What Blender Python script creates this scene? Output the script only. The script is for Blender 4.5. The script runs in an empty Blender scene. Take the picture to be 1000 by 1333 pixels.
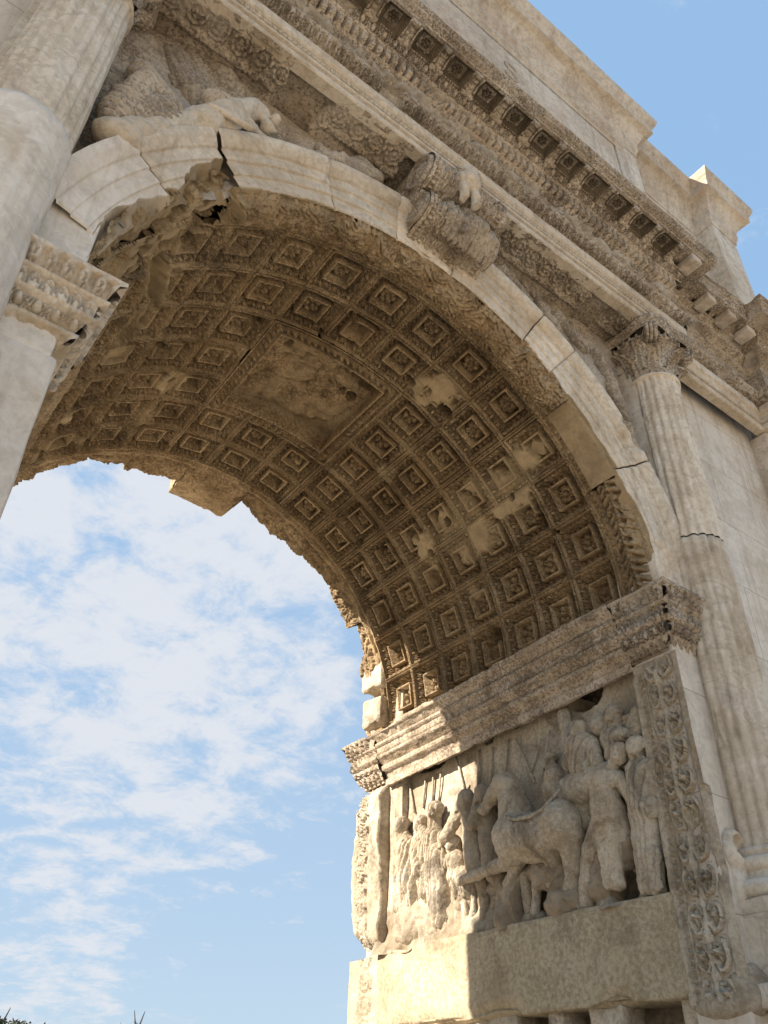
import bpy, math, numpy as np
from math import radians as rad, pi, sin, cos

# ------------------------------------------------------------------ camera
S = bpy.context.scene
COL = S.collection
CAM = np.array([-2.90962792, -3.19098281, -3.69995961])
ROT = np.array([[0.79764538, -0.6027777, 0.02051564],
                [0.37644861, 0.47099548, -0.79777798],
                [0.47122, 0.64406701, 0.60260219]])      # rows: right, down, forward
FOC = 1072.126                                            # pixels of a 1000 px wide picture
cd = bpy.data.cameras.new('camera')
cd.sensor_fit = 'HORIZONTAL'; cd.sensor_width = 36.0; cd.lens = FOC / 1000 * 36
cd.clip_start = 0.05; cd.clip_end = 5000
cam = bpy.data.objects.new('camera', cd); COL.objects.link(cam)
from mathutils import Matrix, Vector
m4 = np.eye(4); m4[:3, 0] = ROT[0]; m4[:3, 1] = -ROT[1]; m4[:3, 2] = -ROT[2]; m4[:3, 3] = CAM
cam.matrix_world = Matrix(m4.tolist())
S.camera = cam
GROUND = -5.3                                             # the springing of the arch is at z = 0

# ------------------------------------------------------------------ light
SUN_EL = 29.0
sdir = np.array([-0.949, 0.316, 0]) * cos(rad(SUN_EL)); sdir[2] = sin(rad(SUN_EL))   # towards the sun
ld = bpy.data.lights.new('sun', 'SUN'); ld.energy = 2.05; ld.angle = rad(0.5); ld.color = (1.0, 0.90, 0.76)
sun = bpy.data.objects.new('sun', ld); COL.objects.link(sun)
sun.rotation_euler = Vector(sdir.tolist()).to_track_quat('Z', 'Y').to_euler()
W = bpy.data.worlds.new('World'); S.world = W; W.use_nodes = True
wn, wl = W.node_tree.nodes, W.node_tree.links
bg = wn['Background']; bg.inputs[1].default_value = 0.15
sky = wn.new('ShaderNodeTexSky'); sky.sky_type = 'NISHITA'; sky.sun_disc = False
sky.sun_elevation = rad(SUN_EL); sky.sun_rotation = math.atan2(sdir[0], sdir[1]); sky.air_density = 1.0; sky.dust_density = 0.6; sky.ozone_density = 1.0
CLOUD_COL = (0.86, 0.89, 0.95, 1)
def world_clouds():
    tc = wn.new('ShaderNodeTexCoord')
    sep = wn.new('ShaderNodeSeparateXYZ'); wl.new(tc.outputs['Generated'], sep.inputs[0])
    # project the view direction on a flat cloud layer: p = d.xy / (d.z + c)
    zz = wn.new('ShaderNodeMath'); zz.operation = 'MAXIMUM'; zz.inputs[1].default_value = 0.0; wl.new(sep.outputs[2], zz.inputs[0])
    za = wn.new('ShaderNodeMath'); za.operation = 'ADD'; za.inputs[1].default_value = 0.22; wl.new(zz.outputs[0], za.inputs[0])
    dx = wn.new('ShaderNodeMath'); dx.operation = 'DIVIDE'; wl.new(sep.outputs[0], dx.inputs[0]); wl.new(za.outputs[0], dx.inputs[1])
    dy = wn.new('ShaderNodeMath'); dy.operation = 'DIVIDE'; wl.new(sep.outputs[1], dy.inputs[0]); wl.new(za.outputs[0], dy.inputs[1])
    cb = wn.new('ShaderNodeCombineXYZ'); wl.new(dx.outputs[0], cb.inputs[0]); wl.new(dy.outputs[0], cb.inputs[1])
    def noise(scale, detail, rough, off):
        mp = wn.new('ShaderNodeMapping'); mp.inputs['Location'].default_value = off; wl.new(cb.outputs[0], mp.inputs[0])
        n = wn.new('ShaderNodeTexNoise'); n.inputs['Scale'].default_value = scale; n.inputs['Detail'].default_value = detail
        n.inputs['Roughness'].default_value = rough; n.inputs['Distortion'].default_value = 0.25
        wl.new(mp.outputs[0], n.inputs[0]); return n.outputs[0]
    big = noise(0.9, 3, 0.5, (3.1, 1.7, 0)); puff = noise(7.5, 14, 0.68, (7.3, 2.2, 0))
    ad = wn.new('ShaderNodeMath'); ad.operation = 'MULTIPLY_ADD'; ad.inputs[1].default_value = 0.75; wl.new(big, ad.inputs[0])
    p2 = wn.new('ShaderNodeMath'); p2.operation = 'MULTIPLY'; p2.inputs[1].default_value = 2.3; wl.new(puff, p2.inputs[0]); wl.new(p2.outputs[0], ad.inputs[2])
    # a cloud field lies to the north-west, beyond the arch: strongest round one direction of the sky
    def lobe(d, a, b):
        dn = np.array(d, float); dn /= np.linalg.norm(dn)
        v = wn.new('ShaderNodeVectorMath'); v.operation = 'DOT_PRODUCT'; v.inputs[1].default_value = dn.tolist()
        nz = wn.new('ShaderNodeVectorMath'); nz.operation = 'NORMALIZE'; wl.new(tc.outputs['Generated'], nz.inputs[0]); wl.new(nz.outputs[0], v.inputs[0])
        r = wn.new('ShaderNodeMapRange'); r.interpolation_type = 'SMOOTHSTEP'; r.inputs[1].default_value = a; r.inputs[2].default_value = b
        r.inputs[3].default_value = 0; r.inputs[4].default_value = 1; wl.new(v.outputs['Value'], r.inputs[0]); return r.outputs[0]
    return tc, ad.outputs[0], lobe
def pix_dir(u, v):
    d = np.array([(u - 500) / FOC, (v - 666.5) / FOC, 1.0]) @ ROT
    return d / np.linalg.norm(d)
tc, cl, lobe = world_clouds()
lob = lobe(pix_dir(190, 800), 0.935, 0.992)
lob2 = lobe(pix_dir(60, 1262), 0.9905, 0.9995)               # a low pale bank near the horizon
l2 = wn.new('ShaderNodeMath'); l2.operation = 'MULTIPLY_ADD'; l2.inputs[1].default_value = 0.55; wl.new(lob2, l2.inputs[0]); wl.new(lob, l2.inputs[2])
sm = wn.new('ShaderNodeMath'); sm.operation = 'MULTIPLY_ADD'; sm.inputs[1].default_value = 0.60; wl.new(l2.outputs[0], sm.inputs[0]); wl.new(cl, sm.inputs[2])
rp = wn.new('ShaderNodeMapRange'); rp.interpolation_type = 'SMOOTHSTEP'
rp.inputs[1].default_value = 1.69; rp.inputs[2].default_value = 2.27; rp.inputs[3].default_value = 0.0; rp.inputs[4].default_value = 0.92
wl.new(sm.outputs[0], rp.inputs[0])
mx = wn.new('ShaderNodeMix'); mx.data_type = 'RGBA'
# clear-sky colour: the physical sky evened out with a plain blue that pales towards the horizon
gz = wn.new('ShaderNodeSeparateXYZ'); wl.new(tc.outputs['Generated'], gz.inputs[0])
gr = wn.new('ShaderNodeValToRGB'); wl.new(gz.outputs[2], gr.inputs[0])
for e_, (p_, c_) in zip(gr.color_ramp.elements, ((0.0, (0.52, 0.655, 0.80, 1)), (0.72, (0.34, 0.56, 0.86, 1)))): e_.position = p_; e_.color = c_
m2 = wn.new('ShaderNodeMix'); m2.data_type = 'RGBA'; m2.inputs['Factor'].default_value = 0.97
wl.new(sky.outputs[0], m2.inputs['A']); wl.new(gr.outputs[0], m2.inputs['B'])
wl.new(rp.outputs[0], mx.inputs['Factor']); wl.new(m2.outputs['Result'], mx.inputs['A']); mx.inputs['B'].default_value = CLOUD_COL
wl.new(mx.outputs['Result'], bg.inputs[0])
S.view_settings.view_transform = 'Standard'; S.view_settings.look = 'None'; S.view_settings.gamma = 1.0
S.view_settings.exposure = 2.6
S.cycles.max_bounces = 8; S.cycles.diffuse_bounces = 2

# ------------------------------------------------------------------ numeric helpers
def unproject(u, v, ax, val):
    "the place on the plane (axis ax = val) seen at a point of the photograph"
    r = np.array([(u - 500) / FOC, (v - 666.5) / FOC, 1.0]) @ ROT
    return CAM + r * ((val - CAM[ax]) / r[ax])
def F(u, v, y): return unproject(u, v, 1, y)
def J(u, v, x): return unproject(u, v, 0, x)
def vault_pt(u, v, R=2.6):
    r = np.array([(u - 500) / FOC, (v - 666.5) / FOC, 1.0]) @ ROT
    a = r[0]**2 + r[2]**2; b = 2 * (CAM[0]*r[0] + CAM[2]*r[2]); c = CAM[0]**2 + CAM[2]**2 - R*R
    X = CAM + r * ((-b + math.sqrt(b*b - 4*a*c)) / 2 / a)
    return math.degrees(math.atan2(X[0], X[2])), X[1]
def hsh(i, j, k, seed):
    i = i.astype(np.int64).astype(np.uint32); j = j.astype(np.int64).astype(np.uint32); k = k.astype(np.int64).astype(np.uint32)
    h = i * np.uint32(374761393) + j * np.uint32(668265263) + k * np.uint32(2246822519) + np.uint32((seed * 3266489917) & 0xffffffff)
    h = (h ^ (h >> np.uint32(13))) * np.uint32(1274126177); h = (h ^ (h >> np.uint32(15))) * np.uint32(2654435761)
    return ((h ^ (h >> np.uint32(16))) & np.uint32(0xffffff)).astype(np.float32) / 8388607.5 - 1
def vnoise(P, seed=0):
    P = np.asarray(P, np.float32); fl = np.floor(P); f = P - fl; f = f * f * (3 - 2 * f)
    i, j, k = fl[..., 0], fl[..., 1], fl[..., 2]
    out = 0
    for a in (0, 1):
        wa = f[..., 0] if a else 1 - f[..., 0]
        for b in (0, 1):
            wb = f[..., 1] if b else 1 - f[..., 1]
            for c in (0, 1):
                wc = f[..., 2] if c else 1 - f[..., 2]
                out = out + wa * wb * wc * hsh(i + a, j + b, k + c, seed)
    return out
def fbm(P, octv=3, seed=0):
    P = np.asarray(P, np.float32); s = 0; a = 1.0; t = 0
    for o in range(octv):
        s = s + a * vnoise(P * (2.03 ** o), seed + 17 * o); t += a; a *= 0.5
    return s / t
def sstep(a, b, x):
    t = np.clip((x - a) / (b - a), 0, 1); return t * t * (3 - 2 * t)
def frac(x): return x - np.floor(x)

# ------------------------------------------------------------------ materials
def material(name, ramp, scale=1.2, bump=0.25, bscale=28, rough=0.85, wear=None, streak=0.0, dirt=None, dirt_amt=0.5, dirt_scale=2.2, vein=0.0, grain=1.0, crust=0.0, crust_scale=15, joints=None):
    m = bpy.data.materials.new(name); m.use_nodes = True
    n, l = m.node_tree.nodes, m.node_tree.links
    b = n['Principled BSDF']; b.inputs['Roughness'].default_value = rough; b.inputs['Specular IOR Level'].default_value = 0.22
    geo = n.new('ShaderNodeNewGeometry')
    def noise(s, det, ro, vec=None, dist=0.0):
        t = n.new('ShaderNodeTexNoise'); t.inputs['Scale'].default_value = s; t.inputs['Detail'].default_value = det
        t.inputs['Roughness'].default_value = ro; t.inputs['Distortion'].default_value = dist
        l.new(vec or geo.outputs['Position'], t.inputs[0]); return t.outputs[0]
    def mixc(f, a, bb, mode='MIX'):
        x = n.new('ShaderNodeMix'); x.data_type = 'RGBA'; x.blend_type = mode
        for s, val in (('Factor', f), ('A', a), ('B', bb)):
            if hasattr(val, 'is_linked'): l.new(val, x.inputs[s])
            else: x.inputs[s].default_value = val if s == 'Factor' else (*val, 1)
        return x.outputs['Result']
    def rng(v, a, bb, c=0.0, d=1.0):
        r = n.new('ShaderNodeMapRange'); r.interpolation_type = 'SMOOTHSTEP'
        for i, q in enumerate((a, bb, c, d)): r.inputs[i + 1].default_value = q
        l.new(v, r.inputs[0]); return r.outputs[0]
    n1 = noise(scale, 8, 0.62, dist=0.6)
    cr = n.new('ShaderNodeValToRGB'); els = cr.color_ramp.elements
    while len(els) < len(ramp): els.new(0.5)
    for e, (p, c) in zip(els, ramp): e.position = p; e.color = (*c, 1)
    l.new(n1, cr.inputs[0]); col = cr.outputs[0]
    fine = noise(26, 7, 0.7)
    col = mixc(rng(fine, 0.40, 0.72, 0, grain), col, mixc(1.0, col, (0.72, 0.66, 0.58), 'MULTIPLY'))
    if streak:
        mp = n.new('ShaderNodeMapping'); mp.inputs['Scale'].default_value = (5, 5, 0.5); l.new(geo.outputs['Position'], mp.inputs[0])
        st = noise(1.3, 6, 0.65, mp.outputs[0], 0.4)
        col = mixc(rng(st, 0.48, 0.72, 0, streak), col, mixc(1.0, col, (0.55, 0.48, 0.40), 'MULTIPLY'))
    if vein:
        wv = noise(1.1, 4, 0.5, None, 1.2)
        ab = n.new('ShaderNodeMath'); ab.operation = 'ABSOLUTE'; sb = n.new('ShaderNodeMath'); sb.operation = 'SUBTRACT'; sb.inputs[1].default_value = 0.5
        l.new(wv, sb.inputs[0]); l.new(sb.outputs[0], ab.inputs[0])
        col = mixc(rng(ab.outputs[0], 0.0, 0.018, vein, 0), col, (0.33, 0.25, 0.17))
    if dirt:
        d1 = noise(dirt_scale, 9, 0.7, None, 0.8)
        col = mixc(rng(d1, 0.50, 0.68, 0, dirt_amt), col, dirt)
    if crust:                                                # black crust: small blotches, gathered in patches
        c1 = noise(crust_scale, 5, 0.62, None, 0.6); c2 = noise(1.6, 4, 0.6)
        ad = n.new('ShaderNodeMath'); ad.operation = 'MULTIPLY_ADD'; ad.inputs[1].default_value = 0.45; l.new(c2, ad.inputs[0]); l.new(c1, ad.inputs[2])
        col = mixc(rng(ad.outputs[0], 0.70, 0.80, 0, crust), col, (0.045, 0.034, 0.024))
    if joints:                                               # fine joints between squared blocks
        sx = n.new('ShaderNodeSeparateXYZ'); l.new(geo.outputs['Position'], sx.inputs[0]); cx = n.new('ShaderNodeCombineXYZ')
        l.new(sx.outputs[0], cx.inputs[0]); l.new(sx.outputs[2], cx.inputs[1])
        bk = n.new('ShaderNodeTexBrick'); l.new(cx.outputs[0], bk.inputs['Vector']); bk.inputs['Scale'].default_value = 1.0
        bk.inputs['Brick Width'].default_value = joints[0]; bk.inputs['Row Height'].default_value = joints[1]; bk.inputs['Mortar Size'].default_value = 0.006; bk.inputs['Mortar Smooth'].default_value = 0.6
        bk.inputs['Color1'].default_value = (1, 1, 1, 1); bk.inputs['Color2'].default_value = (.86, .84, .80, 1); bk.inputs['Mortar'].default_value = (.45, .36, .27, 1)
        col = mixc(0.8, col, mixc(1.0, col, bk.outputs['Color'], 'MULTIPLY'))
    if wear:
        at = n.new('ShaderNodeAttribute'); at.attribute_name = 'wear'
        wn_ = noise(5.0, 8, 0.65)
        wc = mixc(rng(wn_, 0.32, 0.7), wear, tuple(c * 0.62 for c in wear))
        col = mixc(at.outputs['Fac'], col, wc)
    oi = n.new('ShaderNodeObjectInfo'); vr = n.new('ShaderNodeMapRange'); vr.inputs[3].default_value = .84; vr.inputs[4].default_value = 1.0; l.new(oi.outputs['Random'], vr.inputs[0])
    cv = n.new('ShaderNodeCombineColor')
    for q in range(3): l.new(vr.outputs[0], cv.inputs[q])
    col = mixc(1.0, col, cv.outputs[0], 'MULTIPLY')
    l.new(col, b.inputs['Base Color'])
    bp = n.new('ShaderNodeBump'); bp.inputs['Strength'].default_value = bump; bp.inputs['Distance'].default_value = 0.02
    hb = noise(bscale, 8, 0.72); hv = n.new('ShaderNodeTexVoronoi'); hv.inputs['Scale'].default_value = bscale * 1.4; l.new(geo.outputs['Position'], hv.inputs['Vector'])
    ma = n.new('ShaderNodeMath'); ma.operation = 'MULTIPLY_ADD'; ma.inputs[1].default_value = 0.35; l.new(hv.outputs['Distance'], ma.inputs[0]); l.new(hb, ma.inputs[2])
    l.new(ma.outputs[0], bp.inputs['Height']); l.new(bp.outputs[0], b.inputs['Normal'])
    return m
M = {}
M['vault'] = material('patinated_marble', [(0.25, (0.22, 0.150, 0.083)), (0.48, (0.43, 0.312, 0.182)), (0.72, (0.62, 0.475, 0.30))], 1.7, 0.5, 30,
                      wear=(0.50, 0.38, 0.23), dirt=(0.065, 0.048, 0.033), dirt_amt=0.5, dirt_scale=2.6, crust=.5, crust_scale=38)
M['cream'] = material('cream_marble', [(0.28, (0.60, 0.48, 0.35)), (0.5, (0.77, 0.665, 0.53)), (0.75, (0.84, 0.765, 0.66))], 1.3, 0.28, 26,
                      wear=(0.46, 0.34, 0.20), streak=0.5, vein=0.3, grain=.5, dirt=(.50, .38, .25), dirt_amt=.5, dirt_scale=1.1, crust=.15, crust_scale=14)
M['carved'] = material('weathered_carved_marble', [(0.28, (0.32, 0.25, 0.18)), (0.5, (0.53, 0.435, 0.33)), (0.72, (0.70, 0.61, 0.50))], 2.4, 0.45, 34,
                       wear=(0.60, 0.53, 0.44), dirt=(0.13, 0.098, 0.07), dirt_amt=0.6, dirt_scale=3.0, crust=.55, crust_scale=40)
M['restored'] = material('restored_travertine', [(0.28, (0.69, 0.595, 0.48)), (0.5, (0.80, 0.715, 0.615)), (0.75, (0.84, 0.78, 0.70))], 0.8, 0.16, 18,
                         wear=(0.5, 0.4, 0.28), streak=0.55, vein=0.10, grain=.4, dirt=(.60, .48, .34), dirt_amt=.6, dirt_scale=.9, crust=.12, crust_scale=7)
M['wall'] = material('ashlar_travertine', [(0.28, (0.69, 0.595, 0.48)), (0.5, (0.80, 0.715, 0.615)), (0.75, (0.84, 0.78, 0.70))], 0.8, 0.16, 18,
                     streak=0.55, vein=0.10, grain=.4, dirt=(.60, .48, .34), dirt_amt=.6, dirt_scale=.9, crust=.12, crust_scale=7, joints=(1.7, .82))
M['relief'] = material('relief_marble', [(0.28, (0.42, 0.34, 0.24)), (0.5, (0.62, 0.53, 0.405)), (0.72, (0.75, 0.67, 0.55))], 2.2, 0.5, 30,
                       wear=(0.33, 0.25, 0.165), dirt=(0.16, 0.125, 0.09), dirt_amt=0.75, dirt_scale=2.4, crust=.25, crust_scale=34, streak=.6, grain=.6)
M['attic'] = material('attic_marble', [(0.28, (0.50, 0.40, 0.30)), (0.5, (0.70, 0.61, 0.50)), (0.75, (0.80, 0.74, 0.65))], 0.7, 0.22, 24, grain=.5,
                      streak=0.5, vein=0.2, dirt=(0.44, 0.28, 0.18), dirt_amt=0.4, dirt_scale=1.2, crust=.18, crust_scale=12)
M['ledge'] = material('plain_course_stone', [(0.28, (0.42, 0.34, 0.23)), (0.5, (0.54, 0.45, 0.31)), (0.75, (0.62, 0.54, 0.40))], 1.4, 0.25, 24, streak=.3, dirt=(.22, .165, .11), dirt_amt=.7, dirt_scale=1.5, crust=.25, crust_scale=30)
M['dark_stone'] = material('dark_marble', [(0.3, (0.10, 0.078, 0.058)), (0.55, (0.22, 0.175, 0.125)), (0.75, (0.36, 0.29, 0.215))], 3.0, 0.5, 32)  # dark brown marble; on the jamb footing it stands in for shade
M['ground'] = material('pale_gravel_ground', [(0.3, (0.42, 0.35, 0.27)), (0.55, (0.53, 0.455, 0.36)), (0.75, (0.58, 0.51, 0.41))], 0.5, 0.3, 12)
M['bark'] = material('grey_bark', [(0.3, (0.05, 0.04, 0.03)), (0.6, (0.10, 0.085, 0.07)), (0.8, (0.14, 0.12, 0.10))], 3.0, 0.4, 20)
M['leaf'] = material('dark_evergreen_leaf', [(0.3, (0.020, 0.032, 0.014)), (0.6, (0.045, 0.06, 0.028)), (0.8, (0.07, 0.08, 0.04))], 1.0, 0.1, 10)

# ------------------------------------------------------------------ mesh helpers
def obj(name, V, Q, mat, parent=None, wear=None, smooth=True, tris=None):
    V = np.asarray(V, np.float32).reshape(-1, 3); Q = np.asarray(Q, np.int32).reshape(-1, 4)
    nT = 0 if tris is None else len(tris)
    me = bpy.data.meshes.new(name)
    me.vertices.add(len(V)); me.vertices.foreach_set('co', V.ravel())
    lo = Q.ravel() if not nT else np.concatenate([Q.ravel(), np.asarray(tris, np.int32).ravel()])
    me.loops.add(len(lo)); me.loops.foreach_set('vertex_index', lo.astype(np.int32))
    st = np.concatenate([np.arange(len(Q)) * 4, len(Q) * 4 + np.arange(nT) * 3]).astype(np.int32)
    me.polygons.add(len(st)); me.polygons.foreach_set('loop_start', st)
    me.polygons.foreach_set('use_smooth', np.full(len(st), smooth))
    me.update(calc_edges=True)
    if wear is not None:
        a = me.attributes.new('wear', 'FLOAT', 'POINT'); a.data.foreach_set('value', np.asarray(wear, np.float32).ravel())
    me.materials.append(M[mat] if isinstance(mat, str) else mat)
    o = bpy.data.objects.new(name, me); COL.objects.link(o)
    if parent is not None: o.parent = parent; o.matrix_parent_inverse = parent.matrix_world.inverted()
    return o
class MB:
    "collects quads of several shapes for ONE mesh"
    def __init__(s): s.V = []; s.Q = []; s.W = []; s.n = 0
    def add(s, V, Q, wear=0.0):
        V = np.asarray(V, np.float32).reshape(-1, 3); s.V.append(V); s.Q.append(np.asarray(Q, np.int32).reshape(-1, 4) + s.n)
        s.W.append(np.broadcast_to(np.asarray(wear, np.float32).ravel(), (len(V),)) if np.ndim(wear) == 0 or np.size(wear) == 1 else np.asarray(wear, np.float32).ravel()); s.n += len(V)
        return s
    def grid(s, P, wear=0.0, flip=False, wrap=False):
        n, m = P.shape[:2]; I = np.arange(n * m).reshape(n, m)
        if wrap: I = np.concatenate([I, I[:, :1]], 1)
        q = np.stack([I[:-1, :-1], I[1:, :-1], I[1:, 1:], I[:-1, 1:]], -1).reshape(-1, 4)
        return s.add(P, q[:, ::-1] if flip else q, wear)
    def build(s, name, mat, parent=None, smooth=True):
        return obj(name, np.concatenate(s.V), np.concatenate(s.Q), mat, parent, np.concatenate(s.W), smooth)
def rbox(mb, x0, x1, y0, y1, z0, z1, step=0.08, noise=0.006, rnd=0.015, seed=0, ns=3.0, chip=0.0):
    "a block with worn edges: subdivided faces pushed about by noise"
    c = np.array([(x0+x1)/2, (y0+y1)/2, (z0+z1)/2]); h = np.array([(x1-x0)/2, (y1-y0)/2, (z1-z0)/2])
    def axis_samples(hh):
        n = max(2, int(math.ceil(2*hh/step))); return np.concatenate([[-hh, -hh+min(rnd, hh*.4)], np.linspace(-hh, hh, n+1)[1:-1], [hh-min(rnd, hh*.4), hh]])
    for ax in range(3):
        a, b = (ax+1) % 3, (ax+2) % 3
        A, B = np.meshgrid(np.sort(axis_samples(h[a])), np.sort(axis_samples(h[b])), indexing='ij')
        for sg in (-1, 1):
            P = np.zeros(A.shape + (3,)); P[..., a] = A; P[..., b] = B; P[..., ax] = sg * h[ax]
            q = np.clip(P, -(h - rnd), h - rnd); d = P - q; L = np.linalg.norm(d, axis=-1, keepdims=True)
            dn = d / np.maximum(L, 1e-6); P = q + dn * np.minimum(rnd, L)
            X = P + c
            f = fbm(X * ns, 3, seed)[..., None]; dd = noise * f
            if chip:
                e = (np.abs(d) > 1e-6).sum(-1, keepdims=True) >= 1
                near = np.sort(h - np.abs(P), axis=-1)[..., 1:2]
                k = sstep(0.15, 0.6, fbm(X * 2.1, 3, seed + 5))[..., None] * (1 - sstep(0.0, 0.12, near))
                dd = dd - chip * k
                X = X + dn * dd - (P / np.maximum(np.linalg.norm(P, axis=-1, keepdims=True), 1e-6)) * chip * k * 0.3
            else: X = X + dn * dd
            mb.grid(X, 0.0, flip=(sg < 0))
    return mb
def tube(mb, pts, rads, n=8, wear=0.0, cap=True):
    pts = np.asarray(pts, float); k = len(pts); rads = np.broadcast_to(np.asarray(rads, float), (k,))
    T = np.gradient(pts, axis=0); T /= np.linalg.norm(T, axis=1)[:, None] + 1e-9
    up = np.array([0.13, 0.3, 0.95]) if abs(T[0] @ np.array([0.13, 0.3, 0.95])) < 0.9 else np.array([1.0, 0, 0])
    N = np.cross(T, up); N /= np.linalg.norm(N, axis=1)[:, None] + 1e-9; B = np.cross(T, N)
    a = np.arange(n) * 2 * pi / n
    P = pts[:, None] + rads[:, None, None] * (np.cos(a)[None, :, None] * N[:, None] + np.sin(a)[None, :, None] * B[:, None])
    if cap:
        P = np.concatenate([np.repeat(pts[:1, None], n, 1), P, np.repeat(pts[-1:, None], n, 1)], 0)
    mb.grid(P, wear, wrap=True); return mb
def lathe(mb, prof, centre, n=48, fn=None, arc=(0, 2 * pi)):
    prof = np.asarray(prof, float); a = np.linspace(arc[0], arc[1], n + 1); A, Z = np.meshgrid(a, prof[:, 1], indexing='ij'); Rr = np.broadcast_to(prof[:, 0], A.shape).copy()
    if fn is not None: Rr = Rr + fn(A, Z)
    P = np.stack([centre[0] + Rr * np.cos(A), centre[1] + Rr * np.sin(A), centre[2] + Z], -1)
    mb.grid(P); return mb

# --- carved bodies: signed distance of tapered limbs and ellipsoids, blended, eroded by noise, skinned by surface nets
def sd_limb(P, a, b, r1, r2):
    a, b = np.asarray(a, np.float32), np.asarray(b, np.float32); ab = b - a; L2 = float(ab @ ab) + 1e-9
    t = np.clip(((P - a) @ ab) / L2, 0, 1); return np.linalg.norm(P - a - t[..., None] * ab, axis=-1) - (r1 + (r2 - r1) * t)
def sd_ell(P, c, r, R=None):
    q = P - np.asarray(c, np.float32)
    if R is not None: q = q @ np.asarray(R, np.float32)
    r = np.asarray(r, np.float32); k = np.linalg.norm(q / r, axis=-1); k2 = np.linalg.norm(q / (r * r), axis=-1)
    return k * (k - 1) / np.maximum(k2, 1e-6)
def carve(name, prims, mat, parent, vox=0.022, k=0.035, noise=0.012, ns=9.0, seed=0, wear=0.0, folds=0.0, clip=None, fd=(30, 44, 11), fw=6):
    "prims: ('l', a, b, r1, r2) limbs, ('e', c, radii, R) ellipsoids, ('-e', c, radii) hollows; points in metres"
    lo = np.full(3, 1e9); hi = -lo
    for p in prims:
        if p[0][0] == '-': continue
        pts = [np.asarray(p[1], float)] + ([np.asarray(p[2], float)] if p[0] == 'l' else []); r = max(p[3], p[4]) if p[0] == 'l' else max(p[2])
        for q in pts: lo = np.minimum(lo, q - r); hi = np.maximum(hi, q + r)
    pad = 3 * vox + noise; lo -= pad; hi += pad
    if clip is not None: lo = np.maximum(lo, clip[0]); hi = np.minimum(hi, clip[1])
    n = np.maximum(4, np.ceil((hi - lo) / vox).astype(int))
    ax = [lo[i] + vox * np.arange(n[i] + 1) for i in range(3)]
    P = np.stack(np.meshgrid(*ax, indexing='ij'), -1).astype(np.float32)
    D = np.full(P.shape[:3], 1e3, np.float32)
    for p in prims:
        neg = p[0][0] == '-'; kind = p[0][-1]
        pts = np.array([p[1]] + ([p[2]] if kind == 'l' else []), float); r = (max(p[3], p[4]) if kind == 'l' else max(p[2])) + 0.12
        i0 = np.maximum(0, np.floor((pts.min(0) - r - lo) / vox).astype(int)); i1 = np.minimum(n + 1, np.ceil((pts.max(0) + r - lo) / vox).astype(int) + 1)
        if (i1 <= i0).any(): continue
        sl = tuple(slice(i0[q], i1[q]) for q in range(3)); sub = P[sl]
        d = sd_limb(sub, *p[1:5]) if kind == 'l' else sd_ell(sub, p[1], p[2], p[3] if len(p) > 3 else None)
        D0 = D[sl]
        if neg: D[sl] = np.maximum(D0, -d)
        else:
            h = np.clip(0.5 + 0.5 * (D0 - d) / k, 0, 1); D[sl] = D0 * (1 - h) + d * h - k * h * (1 - h)
    near = np.abs(D) < 0.1
    Pn = P[near]; dn = noise * fbm(Pn * ns, 3, seed) + .45 * noise * fbm(Pn * ns * 3.3, 2, seed + 1)
    if folds:
        w = fbm(Pn * np.array([3.0, 3.0, 1.2]), 2, seed + 3) * 1.2
        dn = dn + folds * (1.3 - 2.2 * np.sqrt(np.abs(np.sin(Pn @ np.array(fd) + fw * w))))
    D[near] += dn
    V, Q = surface_nets(D, lo, vox)
    return obj(name, V, Q, mat, parent, np.full(len(V), wear)) if len(V) else None
def surface_nets(D, lo, vox):
    s = D < 0; nx, ny, nz = D.shape
    D = D.copy(); s[0] = s[-1] = False; s[:, 0] = s[:, -1] = False; s[:, :, 0] = s[:, :, -1] = False
    D[~s & (D < 0)] = 1e-3
    c = np.zeros((nx-1, ny-1, nz-1), np.int8)
    for a in (0, 1):
        for b in (0, 1):
            for d in (0, 1): c += s[a:nx-1+a, b:ny-1+b, d:nz-1+d]
    act = (c > 0) & (c < 8); idx = np.argwhere(act)
    if not len(idx): return np.zeros((0, 3)), np.zeros((0, 4), int)
    vid = -np.ones(act.shape, np.int32); vid[act] = np.arange(len(idx))
    sm = np.zeros((len(idx), 3)); ct = np.zeros(len(idx))
    for ax in range(3):
        o = [a for a in range(3) if a != ax]
        for b in (0, 1):
            for d in (0, 1):
                p0 = idx.copy(); p0[:, o[0]] += b; p0[:, o[1]] += d; p1 = p0.copy(); p1[:, ax] += 1
                d0 = D[tuple(p0.T)]; d1 = D[tuple(p1.T)]; cr = s[tuple(p0.T)] != s[tuple(p1.T)]
                t = np.where(cr, d0 / np.where(np.abs(d0 - d1) < 1e-9, 1, d0 - d1), 0); t = np.clip(t, 0, 1)
                q = p0.astype(float); q[:, ax] += t; sm[cr] += q[cr]; ct[cr] += 1
    V = lo + vox * sm / np.maximum(ct, 1)[:, None]
    Qs = []
    for ax in range(3):
        a, b = (ax+1) % 3, (ax+2) % 3
        sl0 = [slice(1, n-1) for n in D.shape]; sl0[ax] = slice(0, D.shape[ax]-1); sl1 = list(sl0); sl1[ax] = slice(1, D.shape[ax])
        cr = s[tuple(sl0)] != s[tuple(sl1)]; e = np.argwhere(cr); fl = s[tuple(sl0)][cr]
        off = np.array([1, 1, 1]); off[ax] = 0; e = e + off
        def g(da, db):
            q = e.copy(); q[:, a] += da; q[:, b] += db; return vid[tuple(q.T)]
        q = np.stack([g(-1, -1), g(0, -1), g(0, 0), g(-1, 0)], 1); q[~fl] = q[~fl][:, ::-1]
        Qs.append(q)
    Q = np.concatenate(Qs); return V, Q[(Q >= 0).all(1)]

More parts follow.
